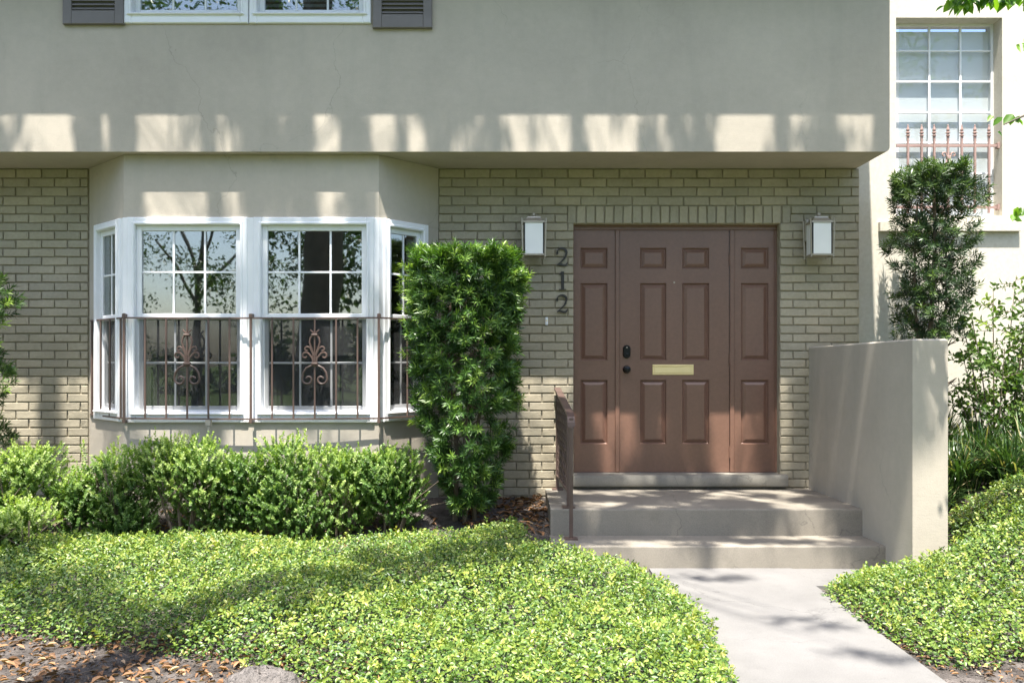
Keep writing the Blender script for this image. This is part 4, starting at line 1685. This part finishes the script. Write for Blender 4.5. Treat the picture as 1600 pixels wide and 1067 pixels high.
def groundcover(name, poly, label, density, thick, seed):
    global rng
    keep = rng
    rng = np.random.default_rng(seed)
    xs_ = [p[0] for p in poly]
    ys_ = [p[1] for p in poly]
    area = (max(xs_) - min(xs_)) * (max(ys_) - min(ys_))
    n = int(area * density)
    x = rng.uniform(min(xs_), max(xs_), n)
    y = rng.uniform(min(ys_), max(ys_), n)
    ok = in_poly(x, y, poly)
    x, y = x[ok], y[ok]
    e = poly_dist(x, y, poly) + .03 * lumps(x * 3, y * 3)
    ok = (e > 0.0)
    # ragged edge
    ok &= rng.uniform(size=len(x)) < np.clip(.35 + e * 7, 0, 1)
    x, y, e = x[ok], y[ok], e[ok]
    n = len(x)
    h = thick * (1 - np.exp(-np.maximum(e, 0) * 9)) * (1 + .42 * lumps(x, y)) + .01
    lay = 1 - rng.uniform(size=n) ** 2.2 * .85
    z = ground_h(x, y) + h * lay + rng.normal(0, .013, n) + .01
    # mound normal
    ep = .05
    gxn = -(lumps(x + ep, y) - lumps(x - ep, y)) / (2 * ep) * thick * .32
    gyn = -(lumps(x, y + ep) - lumps(x, y - ep)) / (2 * ep) * thick * .32
    up = norm(np.stack([gxn, gyn - .25, np.ones(n)], -1) + rng.normal(0, .38, (n, 3)))
    a = rng.uniform(0, 6.28, n)
    ax = np.stack([np.cos(a), np.sin(a), rng.normal(.08, .22, n)], -1)
    ax = norm(ax - up * np.sum(ax * up, 1, keepdims=True) + up * rng.normal(.05, .2, (n, 1)))
    L = rng.uniform(.014, .028, n)
    v, q = leaf_geo(np.stack([x, y, z], -1), ax, up, L, L * .58, .14, .12)
    patch = .5 * lumps(x * 1.7 + 3, y * 1.9 - 1)
    tint = np.clip(.45 + .17 * patch + .28 * (lay - .7) + rng.normal(0, .165, n) + (rng.uniform(size=n) < .02) * .40, 0, 1)  # deeper leaves tinted darker: shade of the gaps put into their colour
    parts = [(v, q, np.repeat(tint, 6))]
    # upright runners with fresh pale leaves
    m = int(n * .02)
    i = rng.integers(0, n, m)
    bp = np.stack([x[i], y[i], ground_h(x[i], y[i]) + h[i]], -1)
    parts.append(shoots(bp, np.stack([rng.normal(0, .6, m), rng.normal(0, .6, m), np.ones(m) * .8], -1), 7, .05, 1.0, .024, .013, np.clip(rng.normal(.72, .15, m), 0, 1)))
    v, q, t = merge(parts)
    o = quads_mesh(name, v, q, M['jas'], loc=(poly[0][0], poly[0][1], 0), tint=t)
    tag(o, label, kind='stuff')
    rng = keep
    return o


P_LEFT = [(-4.8, -1.15), (-3.2, -1.2), (-1.2, -1.22), (-0.3, -1.05), (0.10, -0.80), (0.16, -1.44), (0.46, -1.60), (0.84, -1.76), (1.00, -2.1), (1.06, -2.7),
          (1.00, -3.3), (0.95, -4.1), (-0.55, -4.1), (-0.80, -3.62), (-1.0, -3.36), (-1.45, -3.15), (-1.95, -2.98), (-2.6, -2.84), (-4.8, -2.75)]
groundcover('ground_cover', P_LEFT, 'mound of glossy small-leaved jasmine left of the walkway', 8200, .15, 101)
P_RIGHT = [(2.08, -1.70), (2.30, -1.56), (2.50, -1.60), (2.52, -1.74), (2.80, -1.74), (2.80, -1.30), (3.05, -1.12), (4.6, -0.95), (4.6, -2.9), (3.2, -3.02), (2.5, -3.14), (2.2, -3.26), (1.97, -3.24), (1.90, -2.9), (1.86, -2.3), (1.86, -2.0)]
groundcover('ground_cover', P_RIGHT, 'bank of jasmine spilling down right of the walkway', 9000, .12, 102)

# leaf litter ---------------------------------------------------------
def litter(name, areas, n, label, seed, size=(.03, .075)):
    r = np.random.default_rng(seed)
    X, Y = [], []
    for (x0, x1, y0, y1, k) in areas:
        X.append(r.uniform(x0, x1, int(n * k)))
        Y.append(r.uniform(y0, y1, int(n * k)))
    x, y = np.concatenate(X), np.concatenate(Y)
    m = len(x)
    a = r.uniform(0, 6.28, m)
    ax = np.stack([np.cos(a), np.sin(a), r.normal(.05, .25, m)], -1)
    up = norm(np.stack([r.normal(0, .35, m), r.normal(0, .35, m), np.ones(m)], -1))
    L = r.uniform(size[0], size[1], m)
    v, q = leaf_geo(np.stack([x, y, ground_h(x, y) + r.uniform(.004, .02, m)], -1), ax, up, L, L * r.uniform(.25, .5, m), .30, .22)
    t = np.repeat(np.clip(r.normal(.5, .25, m), 0, 1), 6)
    o = quads_mesh(name, v, q, M['litter'], loc=(float(x[0]), float(y[0]), 0), tint=t)
    tag(o, label, kind='stuff')


litter('leaf_litter', [(-3.4, -.5, -3.75, -2.75, 1.0)], 2300, 'dry brown oak leaves scattered on bare soil by the left ground cover', 5, (.012, .058))
litter('leaf_litter', [(-.35, .26, -.95, -.05, 1.0)], 420, 'brown leaf mulch between the tall shrub and the landing', 6)
litter('leaf_litter', [(1.92, 2.25, -3.3, -2.1, .45), (2.1, 3.4, -3.6, -2.9, .8), (2.8, 3.3, -1.4, -.8, .4)], 800, 'fallen leaves along the right edge of the walkway', 7, (.012, .04))
litter('leaf_litter', [(-3.6, -.5, -1.25, -.5, 1.0)], 350, 'dead leaves under the boxwood hedge', 8)
# bare grey stone at the edge of the soil
b = MB()
n1, n2 = 18, 10
cx, cy = PX(400, -3.5) * 1.0, -3.46
r0 = random.Random(4)
vs, fs = [], []
for i in range(n2 + 1):
    ph = i / n2 * math.pi / 2
    for k in range(n1):
        th = 2 * math.pi * k / n1
        rr = 1 + .16 * math.sin(3 * th + 1) + .10 * math.sin(7 * th) + r0.uniform(-.05, .05)
        vs.append((cx + .17 * rr * math.cos(th) * math.cos(ph), cy + .13 * rr * math.sin(th) * math.cos(ph), -.04 + .105 * math.sin(ph) * (1 + r0.uniform(-.16, .16))))
for i in range(n2):
    for k in range(n1):
        j = (k + 1) % n1
        fs.append((i * n1 + k, i * n1 + j, (i + 1) * n1 + j, (i + 1) * n1 + k))
b.add(vs, fs)
o = obj('stone', b, painted('grey_stone', (0.16, 0.145, 0.135), 0.4, 0.95, 26, 1.0, 0.05, 14), loc=(cx, cy, 0), smooth=True)
tag(o, 'low rough grey stone sunk in the soil beside the left ground cover', 'stone')

def debris(name, x0, x1, y0, y1, n, label, seed):
    r = np.random.default_rng(seed)
    x, y = r.uniform(x0, x1, n), r.uniform(y0, y1, n)
    s_ = r.uniform(.003, .011, n)
    P_ = np.stack([x, y, ground_h(x, y) + .3 * s_], -1)
    o_ = np.array([(1, 0, 0), (0, 1, 0), (-1, 0, 0), (0, -1, 0), (0, 0, .8), (0, 0, -.8)])
    V_ = P_[:, None, :] + o_[None] * s_[:, None, None] * r.uniform(.5, 1.4, (n, 6, 1))
    t_ = np.array([(0, 1, 4), (1, 2, 4), (2, 3, 4), (3, 0, 4)])
    Q_ = (np.arange(n)[:, None, None] * 6 + t_[None]).reshape(-1, 3)
    o = quads_mesh(name, V_.reshape(-1, 3), Q_, M['ground'], loc=(x0, y0, 0))
    tag(o, label, kind='stuff')


debris('soil_crumbs', -3.2, -.6, -3.8, -2.7, 4200, 'loose grey soil crumbs in front of the left ground cover', 91)
debris('soil_crumbs', 1.92, 3.3, -3.7, -2.8, 1800, 'loose soil crumbs at the right edge of the walkway', 92)
b = MB()
rk = random.Random(19)
for _ in range(70):
    x, y = (rk.uniform(-3.0, -.6), rk.uniform(-3.7, -2.85)) if rk.random() < .7 else (rk.uniform(1.95, 3.1), rk.uniform(-3.5, -2.9))
    a, l = rk.uniform(0, 6.28), rk.uniform(.03, .14)
    z = float(ground_h(x, y)) + .012
    b.tube([(x, y, z), (x + l * .5 * math.cos(a), y + l * .5 * math.sin(a), z + .008), (x + l * math.cos(a + .2), y + l * math.sin(a + .2), z + .002)], [.0024, .002, .001], 4)
o = obj('fallen_twigs', b, M['twig'], loc=(-1.8, -3.3, 0))
tag(o, 'thin broken twigs lying in the leaf litter', kind='stuff')

# liriope clumps on the bank ------------------------------------------------
def liriope(x, y, n, hgt, label, seed):
    r = np.random.default_rng(seed)
    gz_ = float(ground_h(x, y))
    root = empty('liriope_clump', (x, y, gz_), label, 'grass clump', 'liriope clumps on the right bank')
    a = r.uniform(0, 6.28, n)
    lean = r.uniform(.15, .95, n)
    ln = hgt * r.uniform(.7, 1.25, n)
    st = np.stack([x + r.normal(0, .05, n), y + r.normal(0, .05, n), np.full(n, gz_)], -1)
    d = np.stack([np.cos(a), np.sin(a), np.zeros(n)], -1)
    side = np.stack([-np.sin(a), np.cos(a), np.zeros(n)], -1)
    ts = np.array([0, .35, .65, .87, 1.0])
    wd = np.array([.004, .0055, .005, .0035, .0006])
    V_ = []
    for t, w in zip(ts, wd):
        c = st + d * (lean * ln * t ** 1.6)[:, None] + np.array([0, 0, 1]) * (ln * (t - .62 * lean * t ** 2.6))[:, None]
        V_ += [c - side * w, c + side * w]
    V_ = np.stack(V_, 1)
    base = np.arange(n)[:, None] * 10
    Q_ = np.concatenate([base + np.array([2 * k, 2 * k + 1, 2 * k + 3, 2 * k + 2]) for k in range(4)], 0)
    tt = np.repeat(np.clip(r.normal(.45, .22, n) + (r.uniform(size=n) < .08) * .5, 0, 1), 10)
    quads_mesh('blades', V_.reshape(-1, 3), Q_, M['lirio'], root, tint=tt)


LI = [(2.98, -.62, .36, 'liriope clump nearest the end of the stair wall'), (3.22, -.42, .40, 'dark liriope clump close under the cream wall'),
      (3.32, -.82, .38, 'liriope clump just above the jasmine bank'), (3.62, -.55, .42, 'arching liriope clump at the right edge of the bank'),
      (3.60, -.95, .36, 'fresh green liriope clump at the lower right above the jasmine'), (3.05, -.95, .30, 'short liriope clump over the dry leaves by the stair wall'),
      (3.90, -.75, .46, 'liriope clump cut by the right picture edge'), (3.42, -.25, .55, 'tallest liriope clump below the rangy shrub'), (3.08, -.22, .52, 'upright liriope clump behind the stair wall')]
for i, (x, y, h, lab) in enumerate(LI):
    liriope(x, y, 260, h * 1.2, lab, 70 + i)

# rangy shrub by the cream wall ------------------------------------------------
ws = empty('rangy_shrub', (3.75, -0.35, .45), 'rangy thin-stemmed shrub with oval leaves against the cream wall', 'shrub')
b = MB()
P_, A_ = [], []
r = np.random.default_rng(33)
WYs = -0.4
for (px0, px1, q1) in ((1545, 1495, 470), (1555, 1552, 455), (1565, 1588, 432), (1575, 1612, 440), (1550, 1520, 505), (1580, 1600, 520), (1560, 1630, 470), (1540, 1505, 560), (1590, 1645, 500), (1555, 1570, 545), (1535, 1490, 600), (1575, 1605, 590)):
    y1 = WYs + r.uniform(-.18, .15)
    x0, x1, z1_ = PX(px0, WYs), PX(px1, y1), PZ(q1, y1)
    pts = [Vector((x0 + (x1 - x0) * t ** 1.3, WYs + (y1 - WYs) * t, .42 + (z1_ - .42) * t + .05 * math.sin(t * 3))) for t in np.linspace(0, 1, 8)]
    b.tube(pts, [.009 * (1 - .75 * t) for t in np.linspace(0, 1, 8)], 5)
    for k in range(30):
        t = r.uniform(.12, 1)
        i = min(int(t * 7), 6)
        p = pts[i] + (pts[i + 1] - pts[i]) * (t * 7 - i)
        an = r.uniform(0, 6.28)
        e = p + Vector((math.cos(an) * .12, math.sin(an) * .10, r.uniform(-.02, .10)))
        b.tube([p, e], [.003, .0015], 4)
        P_.append(p)
        A_.append(e - p)
P_, A_ = np.array(P_), np.array(A_)
obj('stem', b, M['twig'], ws)
foliage('foliage', [shoots(P_, A_, 8, .15, 1.0, .048, .025, np.clip(r.normal(.5, .2, len(P_)), 0, 1), droop=.2)], M['weed'], ws)

# ------------------------------------------------------------------ trees: oak in the front yard, street tree, broad-leaved tree at right
def limb(mb, pts, r0, r1, n=9):
    P = [Vector(p) for p in pts]
    out_ = []
    for i in range(len(P) - 1):
        p0, p1, p2, p3 = P[max(i - 1, 0)], P[i], P[i + 1], P[min(i + 2, len(P) - 1)]
        for k in range(4):
            t = k / 4
            out_.append(.5 * ((2 * p1) + (p2 - p0) * t + (2 * p0 - 5 * p1 + 4 * p2 - p3) * t * t + (3 * p1 - p0 - 3 * p2 + p3) * t ** 3))
    out_.append(P[-1])
    m = len(out_)
    mb.tube(out_, [r0 + (r1 - r0) * i / (m - 1) for i in range(m)], n)
    return out_


oak = empty('oak_tree', (-3.75, -10.0, 0), 'large oak in the front yard, its dark trunk mirrored in the right bay window', 'tree', 'trees across the front yard')
b = MB()
limb(b, [(-3.75, -10, -.1), (-3.7, -10, 1.5), (-3.55, -9.9, 3.2), (-3.5, -9.7, 4.6)], .42, .34, 14)
L1 = limb(MB(), [(-3.5, -9.8, 4.2), (-3.1, -7.6, 6.0), (-2.1, -5.3, 7.0), (-0.9, -4.25, 7.1), (.07, -3.55, 7.0), (.9, -2.6, 6.7), (1.5, -2.1, 6.5)], .20, .03)
L2 = limb(MB(), [(-3.5, -9.7, 4.3), (-4.1, -7.2, 6.0), (-3.7, -4.8, 6.8), (-2.9, -3.0, 6.7), (-2.3, -2.0, 6.5)], .17, .025)
def raised(L):
    # the same limb lifted along the sun's direction, so its shade keeps its place
    return [p + Vector((-0.125 / 3.07, -1 / 3.07, 1.0)) * 3.0 * min(1.0, max(0.0, (p.z - 4.2) / 2.2)) for p in L]


L1U, L2U = raised(L1), raised(L2)
b.tube(L1U, [.20 - .17 * i / (len(L1U) - 1) for i in range(len(L1U))], 9)
b.tube(L2U, [.17 - .145 * i / (len(L2U) - 1) for i in range(len(L2U))], 9)
L3 = limb(b, [(-3.5, -9.7, 4.5), (-5.6, -9.0, 6.5), (-7.5, -8.4, 7.6)], .2, .05)
L4 = limb(b, [(-3.5, -9.7, 4.5), (-2.0, -11.0, 7.0), (-1.0, -12.5, 9.0)], .2, .05)
L5 = limb(b, [(-3.5, -9.7, 4.5), (-3.8, -10.2, 7.5), (-4.0, -10.6, 10.0)], .24, .05)
L6 = limb(b, [(-3.5, -9.8, 4.3), (-5.2, -11.8, 5.4), (-6.8, -13.6, 5.6)], .16, .04)
tr = obj('trunk', b, M['bark'], oak, smooth=True)


def clump_parts(clumps, per_m2, L, Wd, seed):
    global rng
    keep = rng
    rng = np.random.default_rng(seed)
    parts = []
    for (cx, cy, cz, rx, ry, rz, dens) in clumps:
        n = max(8, int(per_m2 * (rx * ry * rz) ** (2 / 3) * dens))
        d = rand_dirs(n) * (rng.uniform(size=(n, 1)) ** (1 / 2.2))
        p = np.array([cx, cy, cz]) + d * np.array([rx, ry, rz])
        ax = rand_dirs(n) + np.array([0, 0, -.15])
        up = norm(np.array([0, 0, 1]) + rng.normal(0, .55, (n, 3)))
        LL = L * rng.uniform(.7, 1.25, n)
        v, q = leaf_geo(p, ax, up, LL, LL * (Wd / L), .15, .12)
        parts.append((v, q, np.repeat(np.clip(rng.normal(.5, .22, n), 0, 1), 6)))
    rng = keep
    return parts


# sprays reaching over the facade (their gaps let the sun patches through)
K = -0.125 / 3.07
sprays = []
for (px0, px1) in ((118, 213), (322, 342), (372, 488), (530, 588), (628, 640), (660, 798), (886, 914), (1001, 1120), (1212, 1222), (1366, 1400)):
    x0, x1 = PX(px0, OH), PX(px1, OH)
    xc, hw = (x0 + x1) / 2 + K * 3.3, (x1 - x0) / 2
    m = max(1, int(round(hw / .11)))
    for k in range(m):
        xx = xc + (k - (m - 1) / 2) * (2 * hw / m)
        for q in range(3):
            sprays.append((xx + random.uniform(-.03, .03), -1.50 - .24 * q + random.uniform(-.06, .06), 6.45 + random.uniform(-.12, .12), hw / m * .95 + .015, .16, .08, 2.6))
rs = random.Random(12)
# over brick, door and landing: y -1.9..-3 at z 6.5
for _ in range(46):
    xx, yy = rs.uniform(-.3, 2.3), rs.uniform(-3.0, -1.9)
    sprays.append((xx, yy, 6.5 + rs.uniform(-.3, .3), rs.uniform(.12, .30), rs.uniform(.07, .16), .09, 1.7))
for _ in range(16):
    xx, yy = rs.uniform(-4.3, -.3), rs.uniform(-2.9, -2.0)
    sprays.append((xx, yy, 6.5 + rs.uniform(-.3, .3), rs.uniform(.10, .24), rs.uniform(.06, .14), .09, 1.4))
# narrow curtain over the stair wall: leaves long slanting streaks of light on it
for k in range(15):
    yy = -1.75 - k * .125
    if k in (2, 5, 8, 11, 13):
        continue
    sprays.append((2.24 + rs.uniform(-.04, .04), yy, 6.5 + rs.uniform(-.2, .2), .22, .075, .12, 3.2))
# along the long limb: the shadow band across the jasmine
for p in L1[10:22]:
    for _ in range(3):
        sprays.append((p.x + rs.uniform(-.4, .4), p.y + rs.uniform(-.36, .36), p.z + rs.uniform(-.1, .3), rs.uniform(.14, .3), rs.uniform(.1, .18), .12, 1.0))
for p in L2[5:15]:
    for _ in range(2):
        sprays.append((p.x + rs.uniform(-.3, .3), p.y + rs.uniform(-.25, .25), p.z + rs.uniform(-.1, .3), rs.uniform(.15, .3), rs.uniform(.12, .22), .12, 1.1))
for _ in range(26):
    sprays.append((rs.uniform(-4.2, 2.8), rs.uniform(-1.75, -1.5), 6.5 + rs.uniform(-.3, .3), rs.uniform(.06, .2), rs.uniform(.05, .12), .09, .9))
for (gx_, gy_) in ((-2.9, -2.2), (-2.5, -2.5), (-2.2, -2.6), (-1.9, -2.75), (-3.3, -1.9), (-2.4, -2.3)):
    sprays.append((gx_ + K * 6.5 + rs.uniform(-.1, .1), gy_ - 6.5 / 3.07, 6.5, .30, .18, .12, .9))
for k in range(7):
    sprays.append((-4.07 + rs.uniform(-.03, .03), -1.70 - .075 * k, 6.5, .085, .06, .1, 2.4))
for _ in range(20):
    sprays.append((rs.uniform(.0, 2.3), rs.uniform(-3.42, -3.0), 6.5, rs.uniform(.14, .32), rs.uniform(.05, .10), .09, 1.8))
# small sprigs whose shadows fall on the walkway
for (gx_, gy_) in ((1.18, -1.60), (1.32, -1.66), (1.48, -1.62), (1.70, -2.62), (1.55, -2.52), (1.66, -3.05), (1.82, -3.15)):
    sprays.append((gx_ + K * 6.5, gy_ - 6.5 / 3.07, 6.5, .17, .06, .06, .9))
crown = []
ro = random.Random(5)
for _ in range(120):
    a = ro.uniform(0, 6.28)
    rr = 5.6 * math.sqrt(ro.uniform(0, 1))
    x, y = -4.2 + rr * math.cos(a), -12.6 + rr * math.sin(a)
    z = 5.2 + ro.uniform(0, 5.0) * (1 - (rr / 6.5) ** 2)
    if y > -7.6:
        continue
    crown.append((x, y, z, ro.uniform(.5, .95), ro.uniform(.5, .95), ro.uniform(.35, .6), .55))
# low hanging sprays mirrored in the glass
for (x, y, z, r_) in ((-5.2, -11.2, 3.2, .7), (-2.9, -10.9, 3.0, .6), (-2.2, -11.4, 3.6, .7), (-6.4, -12.2, 2.9, .8), (-4.9, -10.4, 3.8, .6), (-6.9, -13.5, 3.4, .7)):
    crown.append((x, y, z, r_, r_, .5, .6))
UP = 3.0
sprays = [(x + K * UP, y - UP / 3.07, z + UP, rx, ry, rz * 1.8, d) for (x, y, z, rx, ry, rz, d) in sprays]
for _ in range(20):
    crown.append((ro.uniform(-5.6, -2.7), ro.uniform(-13.2, -10.8), ro.uniform(2.4, 4.6), ro.uniform(.35, .6), ro.uniform(.35, .6), ro.uniform(.25, .45), .75))
foliage('crown', clump_parts(sprays, 2600, .085, .036, 1) + clump_parts(crown, 900, .11, .05, 2), M['oak'], oak)
# twigs that carry the sprays
b = MB()
for (x, y, z, rx, ry, rz, d) in sprays:
    cand = min(L1U[8:] + L2U[6:], key=lambda p: (p.x - x) ** 2 + (p.y - y) ** 2 + (p.z - z) ** 2)
    m_ = (Vector((x, y, z)) + cand) / 2 + Vector((0, 0, .12))
    b.tube([cand, m_, (x, y, z)], [.010, .007, .003], 5)
obj('twigs', b, M['bark'], oak)

st_tree = empty('street_tree', (-8.15, -16.0, 0), 'slender street tree mirrored in the left bay window', 'tree', 'trees across the front yard')
b = MB()
limb(b, [(-8.15, -16, -.1), (-8.15, -16, 1.6), (-8.12, -16, 3.0), (-8.0, -16, 4.6), (-7.9, -16, 7)], .14, .06, 10)
for (ex, ez, z0) in ((-9.3, 4.6, 2.8), (-7.0, 4.4, 3.0), (-8.8, 5.4, 3.5), (-7.4, 5.6, 3.8)):
    limb(b, [(-8.12, -16, z0), ((-8.12 + ex) / 2, -16.1, (z0 + ez) / 2 + .1), (ex, -16.2, ez)], .06, .02, 7)
obj('trunk', b, M['bark'], st_tree, smooth=True)
cl = []
rt = random.Random(8)
for _ in range(46):
    a = rt.uniform(0, 6.28)
    rr = 2.0 * math.sqrt(rt.uniform(0, 1))
    z = 3.2 + rt.uniform(0, 4.2)
    cl.append((-8.1 + rr * math.cos(a), -16 + rr * math.sin(a), z, rt.uniform(.3, .6), rt.uniform(.3, .6), rt.uniform(.2, .4), .5))
for _ in range(18):
    cl.append((rt.uniform(-10.0, -6.6), -16 + rt.uniform(-.8, .8), rt.uniform(2.9, 5.2), rt.uniform(.25, .5), .4, rt.uniform(.2, .35), .5))
for (x, z) in ((-9.6, 2.7), (-9.3, 1.9), (-9.9, 2.2), (-10.1, 3.2), (-6.9, 2.6)):
    cl.append((x, -15.2, z, .5, .5, .35, .8))
foliage('crown', clump_parts(cl, 700, .10, .05, 9), M['oak'], st_tree)

def far_tree(x, y, h, r_, label, seed):  # unseen trees added to cut low sky light on the lower walls
    t_ = empty('sky_block_tree', (x, y, 0), label, 'tree', 'trees across the front yard')
    rr_ = random.Random(seed)
    bb = MB()
    limb(bb, [(x, y, -.1), (x + .05, y, 1.2), (x + .1, y, 2.4), (x, y, h * .6)], .22, .10, 9)
    for k in range(4):
        a = k * 1.57 + rr_.uniform(0, 1)
        limb(bb, [(x, y, 2.2), (x + .5 * r_ * math.cos(a), y + .5 * r_ * math.sin(a), h * .5), (x + .8 * r_ * math.cos(a), y + .8 * r_ * math.sin(a), h * .62)], .09, .03, 6)
    obj('trunk', bb, M['bark'], t_, smooth=True)
    cs = []
    for _ in range(60):
        a, q = rr_.uniform(0, 6.28), math.sqrt(rr_.uniform(0, 1))
        cs.append((x + r_ * q * math.cos(a), y + r_ * q * math.sin(a), 1.6 + (h - 1.6) * rr_.uniform(0, 1) * (1 - .45 * q * q), rr_.uniform(.6, 1.1), rr_.uniform(.6, 1.1), rr_.uniform(.4, .8), .6))
    foliage('crown', clump_parts(cs, 260, .26, .15, seed), M['oak'], t_)


for i, (x, y, h, r_, lab) in enumerate(((-3.0, -24, 10, 3.6, 'broad unseen tree added straight behind the oak to block low sky'), (4.2, -21, 9, 3.4, 'full round unseen tree added opposite the front door to block low sky'),
                                        (11, -17, 9.5, 3.8, 'big unseen tree added on the door side to block low sky'), (13, -7, 9, 3.6, 'unseen tree added beside the cream house to block low sky'),
                                        (-13.5, -7.5, 9, 3.6, 'unseen tree added past the brick house to block low sky'), (-21, -22, 11, 4.4, 'tall unseen tree added beyond the slender street tree to block low sky'),
                                        (19, -27, 11, 4.4, 'tallest unseen tree added at the street end to block low sky'))):
    far_tree(x, y, h, r_, lab, 200 + i)

# far hedge row added to darken the window reflections
cl = []
for k in range(70):
    cl.append((rt.uniform(-40, 22), rt.uniform(-36, -32), rt.uniform(.3, 2.6), rt.uniform(1.0, 1.9), 1.0, rt.uniform(.7, 1.2), 1.0))
v, q, t = merge(clump_parts(cl, 120, .42, .26, 10))
o = quads_mesh('reflection_hedge', v, q, M['oak'], loc=(-8, -34, 0), tint=t)
tag(o, 'dense hedge row added across the street to darken the window reflections', kind='stuff')

vt = empty('broadleaf_tree', (4.3, -2.6, 0.1), 'broad-leaved tree whose leafy twigs hang in at the upper right', 'tree')
b = MB()
limb(b, [(4.3, -2.6, -.1), (4.32, -2.6, 1.5), (4.25, -2.6, 3.2), (4.1, -2.6, 5.2)], .11, .05, 10)
tw = [[(4.25, -2.6, 3.2), (3.7, -2.5, 3.6), (3.1, -2.42, 3.47), (2.50, -2.4, 3.43)],
      [(4.25, -2.6, 2.9), (3.6, -2.5, 2.95), (3.1, -2.42, 2.86), (2.74, -2.40, 2.72)],
      [(4.25, -2.6, 2.5), (3.5, -2.5, 2.4), (3.05, -2.42, 2.28), (2.80, -2.4, 2.24)],
      [(4.25, -2.6, 2.8), (3.4, -2.45, 3.1), (3.0, -2.42, 3.18), (2.86, -2.4, 3.15)],
      [(4.2, -2.6, 4.6), (3.4, -2.7, 4.7), (2.7, -2.65, 4.4), (2.3, -2.6, 4.3)],
      [(4.2, -2.6, 4.8), (4.6, -1.9, 5.4), (4.9, -1.6, 5.8)]]
LV, LA, LS, LT = [], [], [], []
rv = np.random.default_rng(77)
for ti, pts in enumerate(tw):
    path = limb(b, pts, .022, .004, 6)
    start = len(path) // 2 if ti < 4 else len(path) // 3
    for p in path[start:]:
        for _ in range({0: 30, 1: 3, 2: 3, 3: 3, 4: 18, 5: 8}[ti]):
            an = rv.uniform(0, 6.28)
            LV.append((p.x + rv.normal(0, .03), p.y + rv.normal(0, .04), p.z + rv.normal(0, .02)))
            LA.append((math.cos(an) * .8, math.sin(an) * .6, -.55 + rv.normal(0, .25)))
            LS.append(rv.uniform(.045, .085))
            LT.append(np.clip(rv.normal(.55, .2), 0, 1))
obj('trunk', b, M['bark'], vt, smooth=True)
LV, LA, LS = np.array(LV), np.array(LA), np.array(LS)
v, q = leaf_geo(LV, LA, norm(np.array([0, -.5, 1]) + rv.normal(0, .4, (len(LV), 3))), LS, LS * .62, .12, .2)
pr = [(v, q, np.repeat(np.array(LT), 6))]
cl = [(4.3 + rt.uniform(-.2, 1.4), -2.8 + rt.uniform(-1.2, .9), rt.uniform(4.6, 6.6), .4, .4, .3, .6) for _ in range(14)]
pr += clump_parts(cl, 900, .075, .045, 14)
foliage('crown', pr, M['vine'], vt)

print('bricks', brick_count[0], 'objects', len(bpy.data.objects), 'tris', sum(len(o.data.polygons) for o in bpy.data.objects if o.type == 'MESH') * 2)
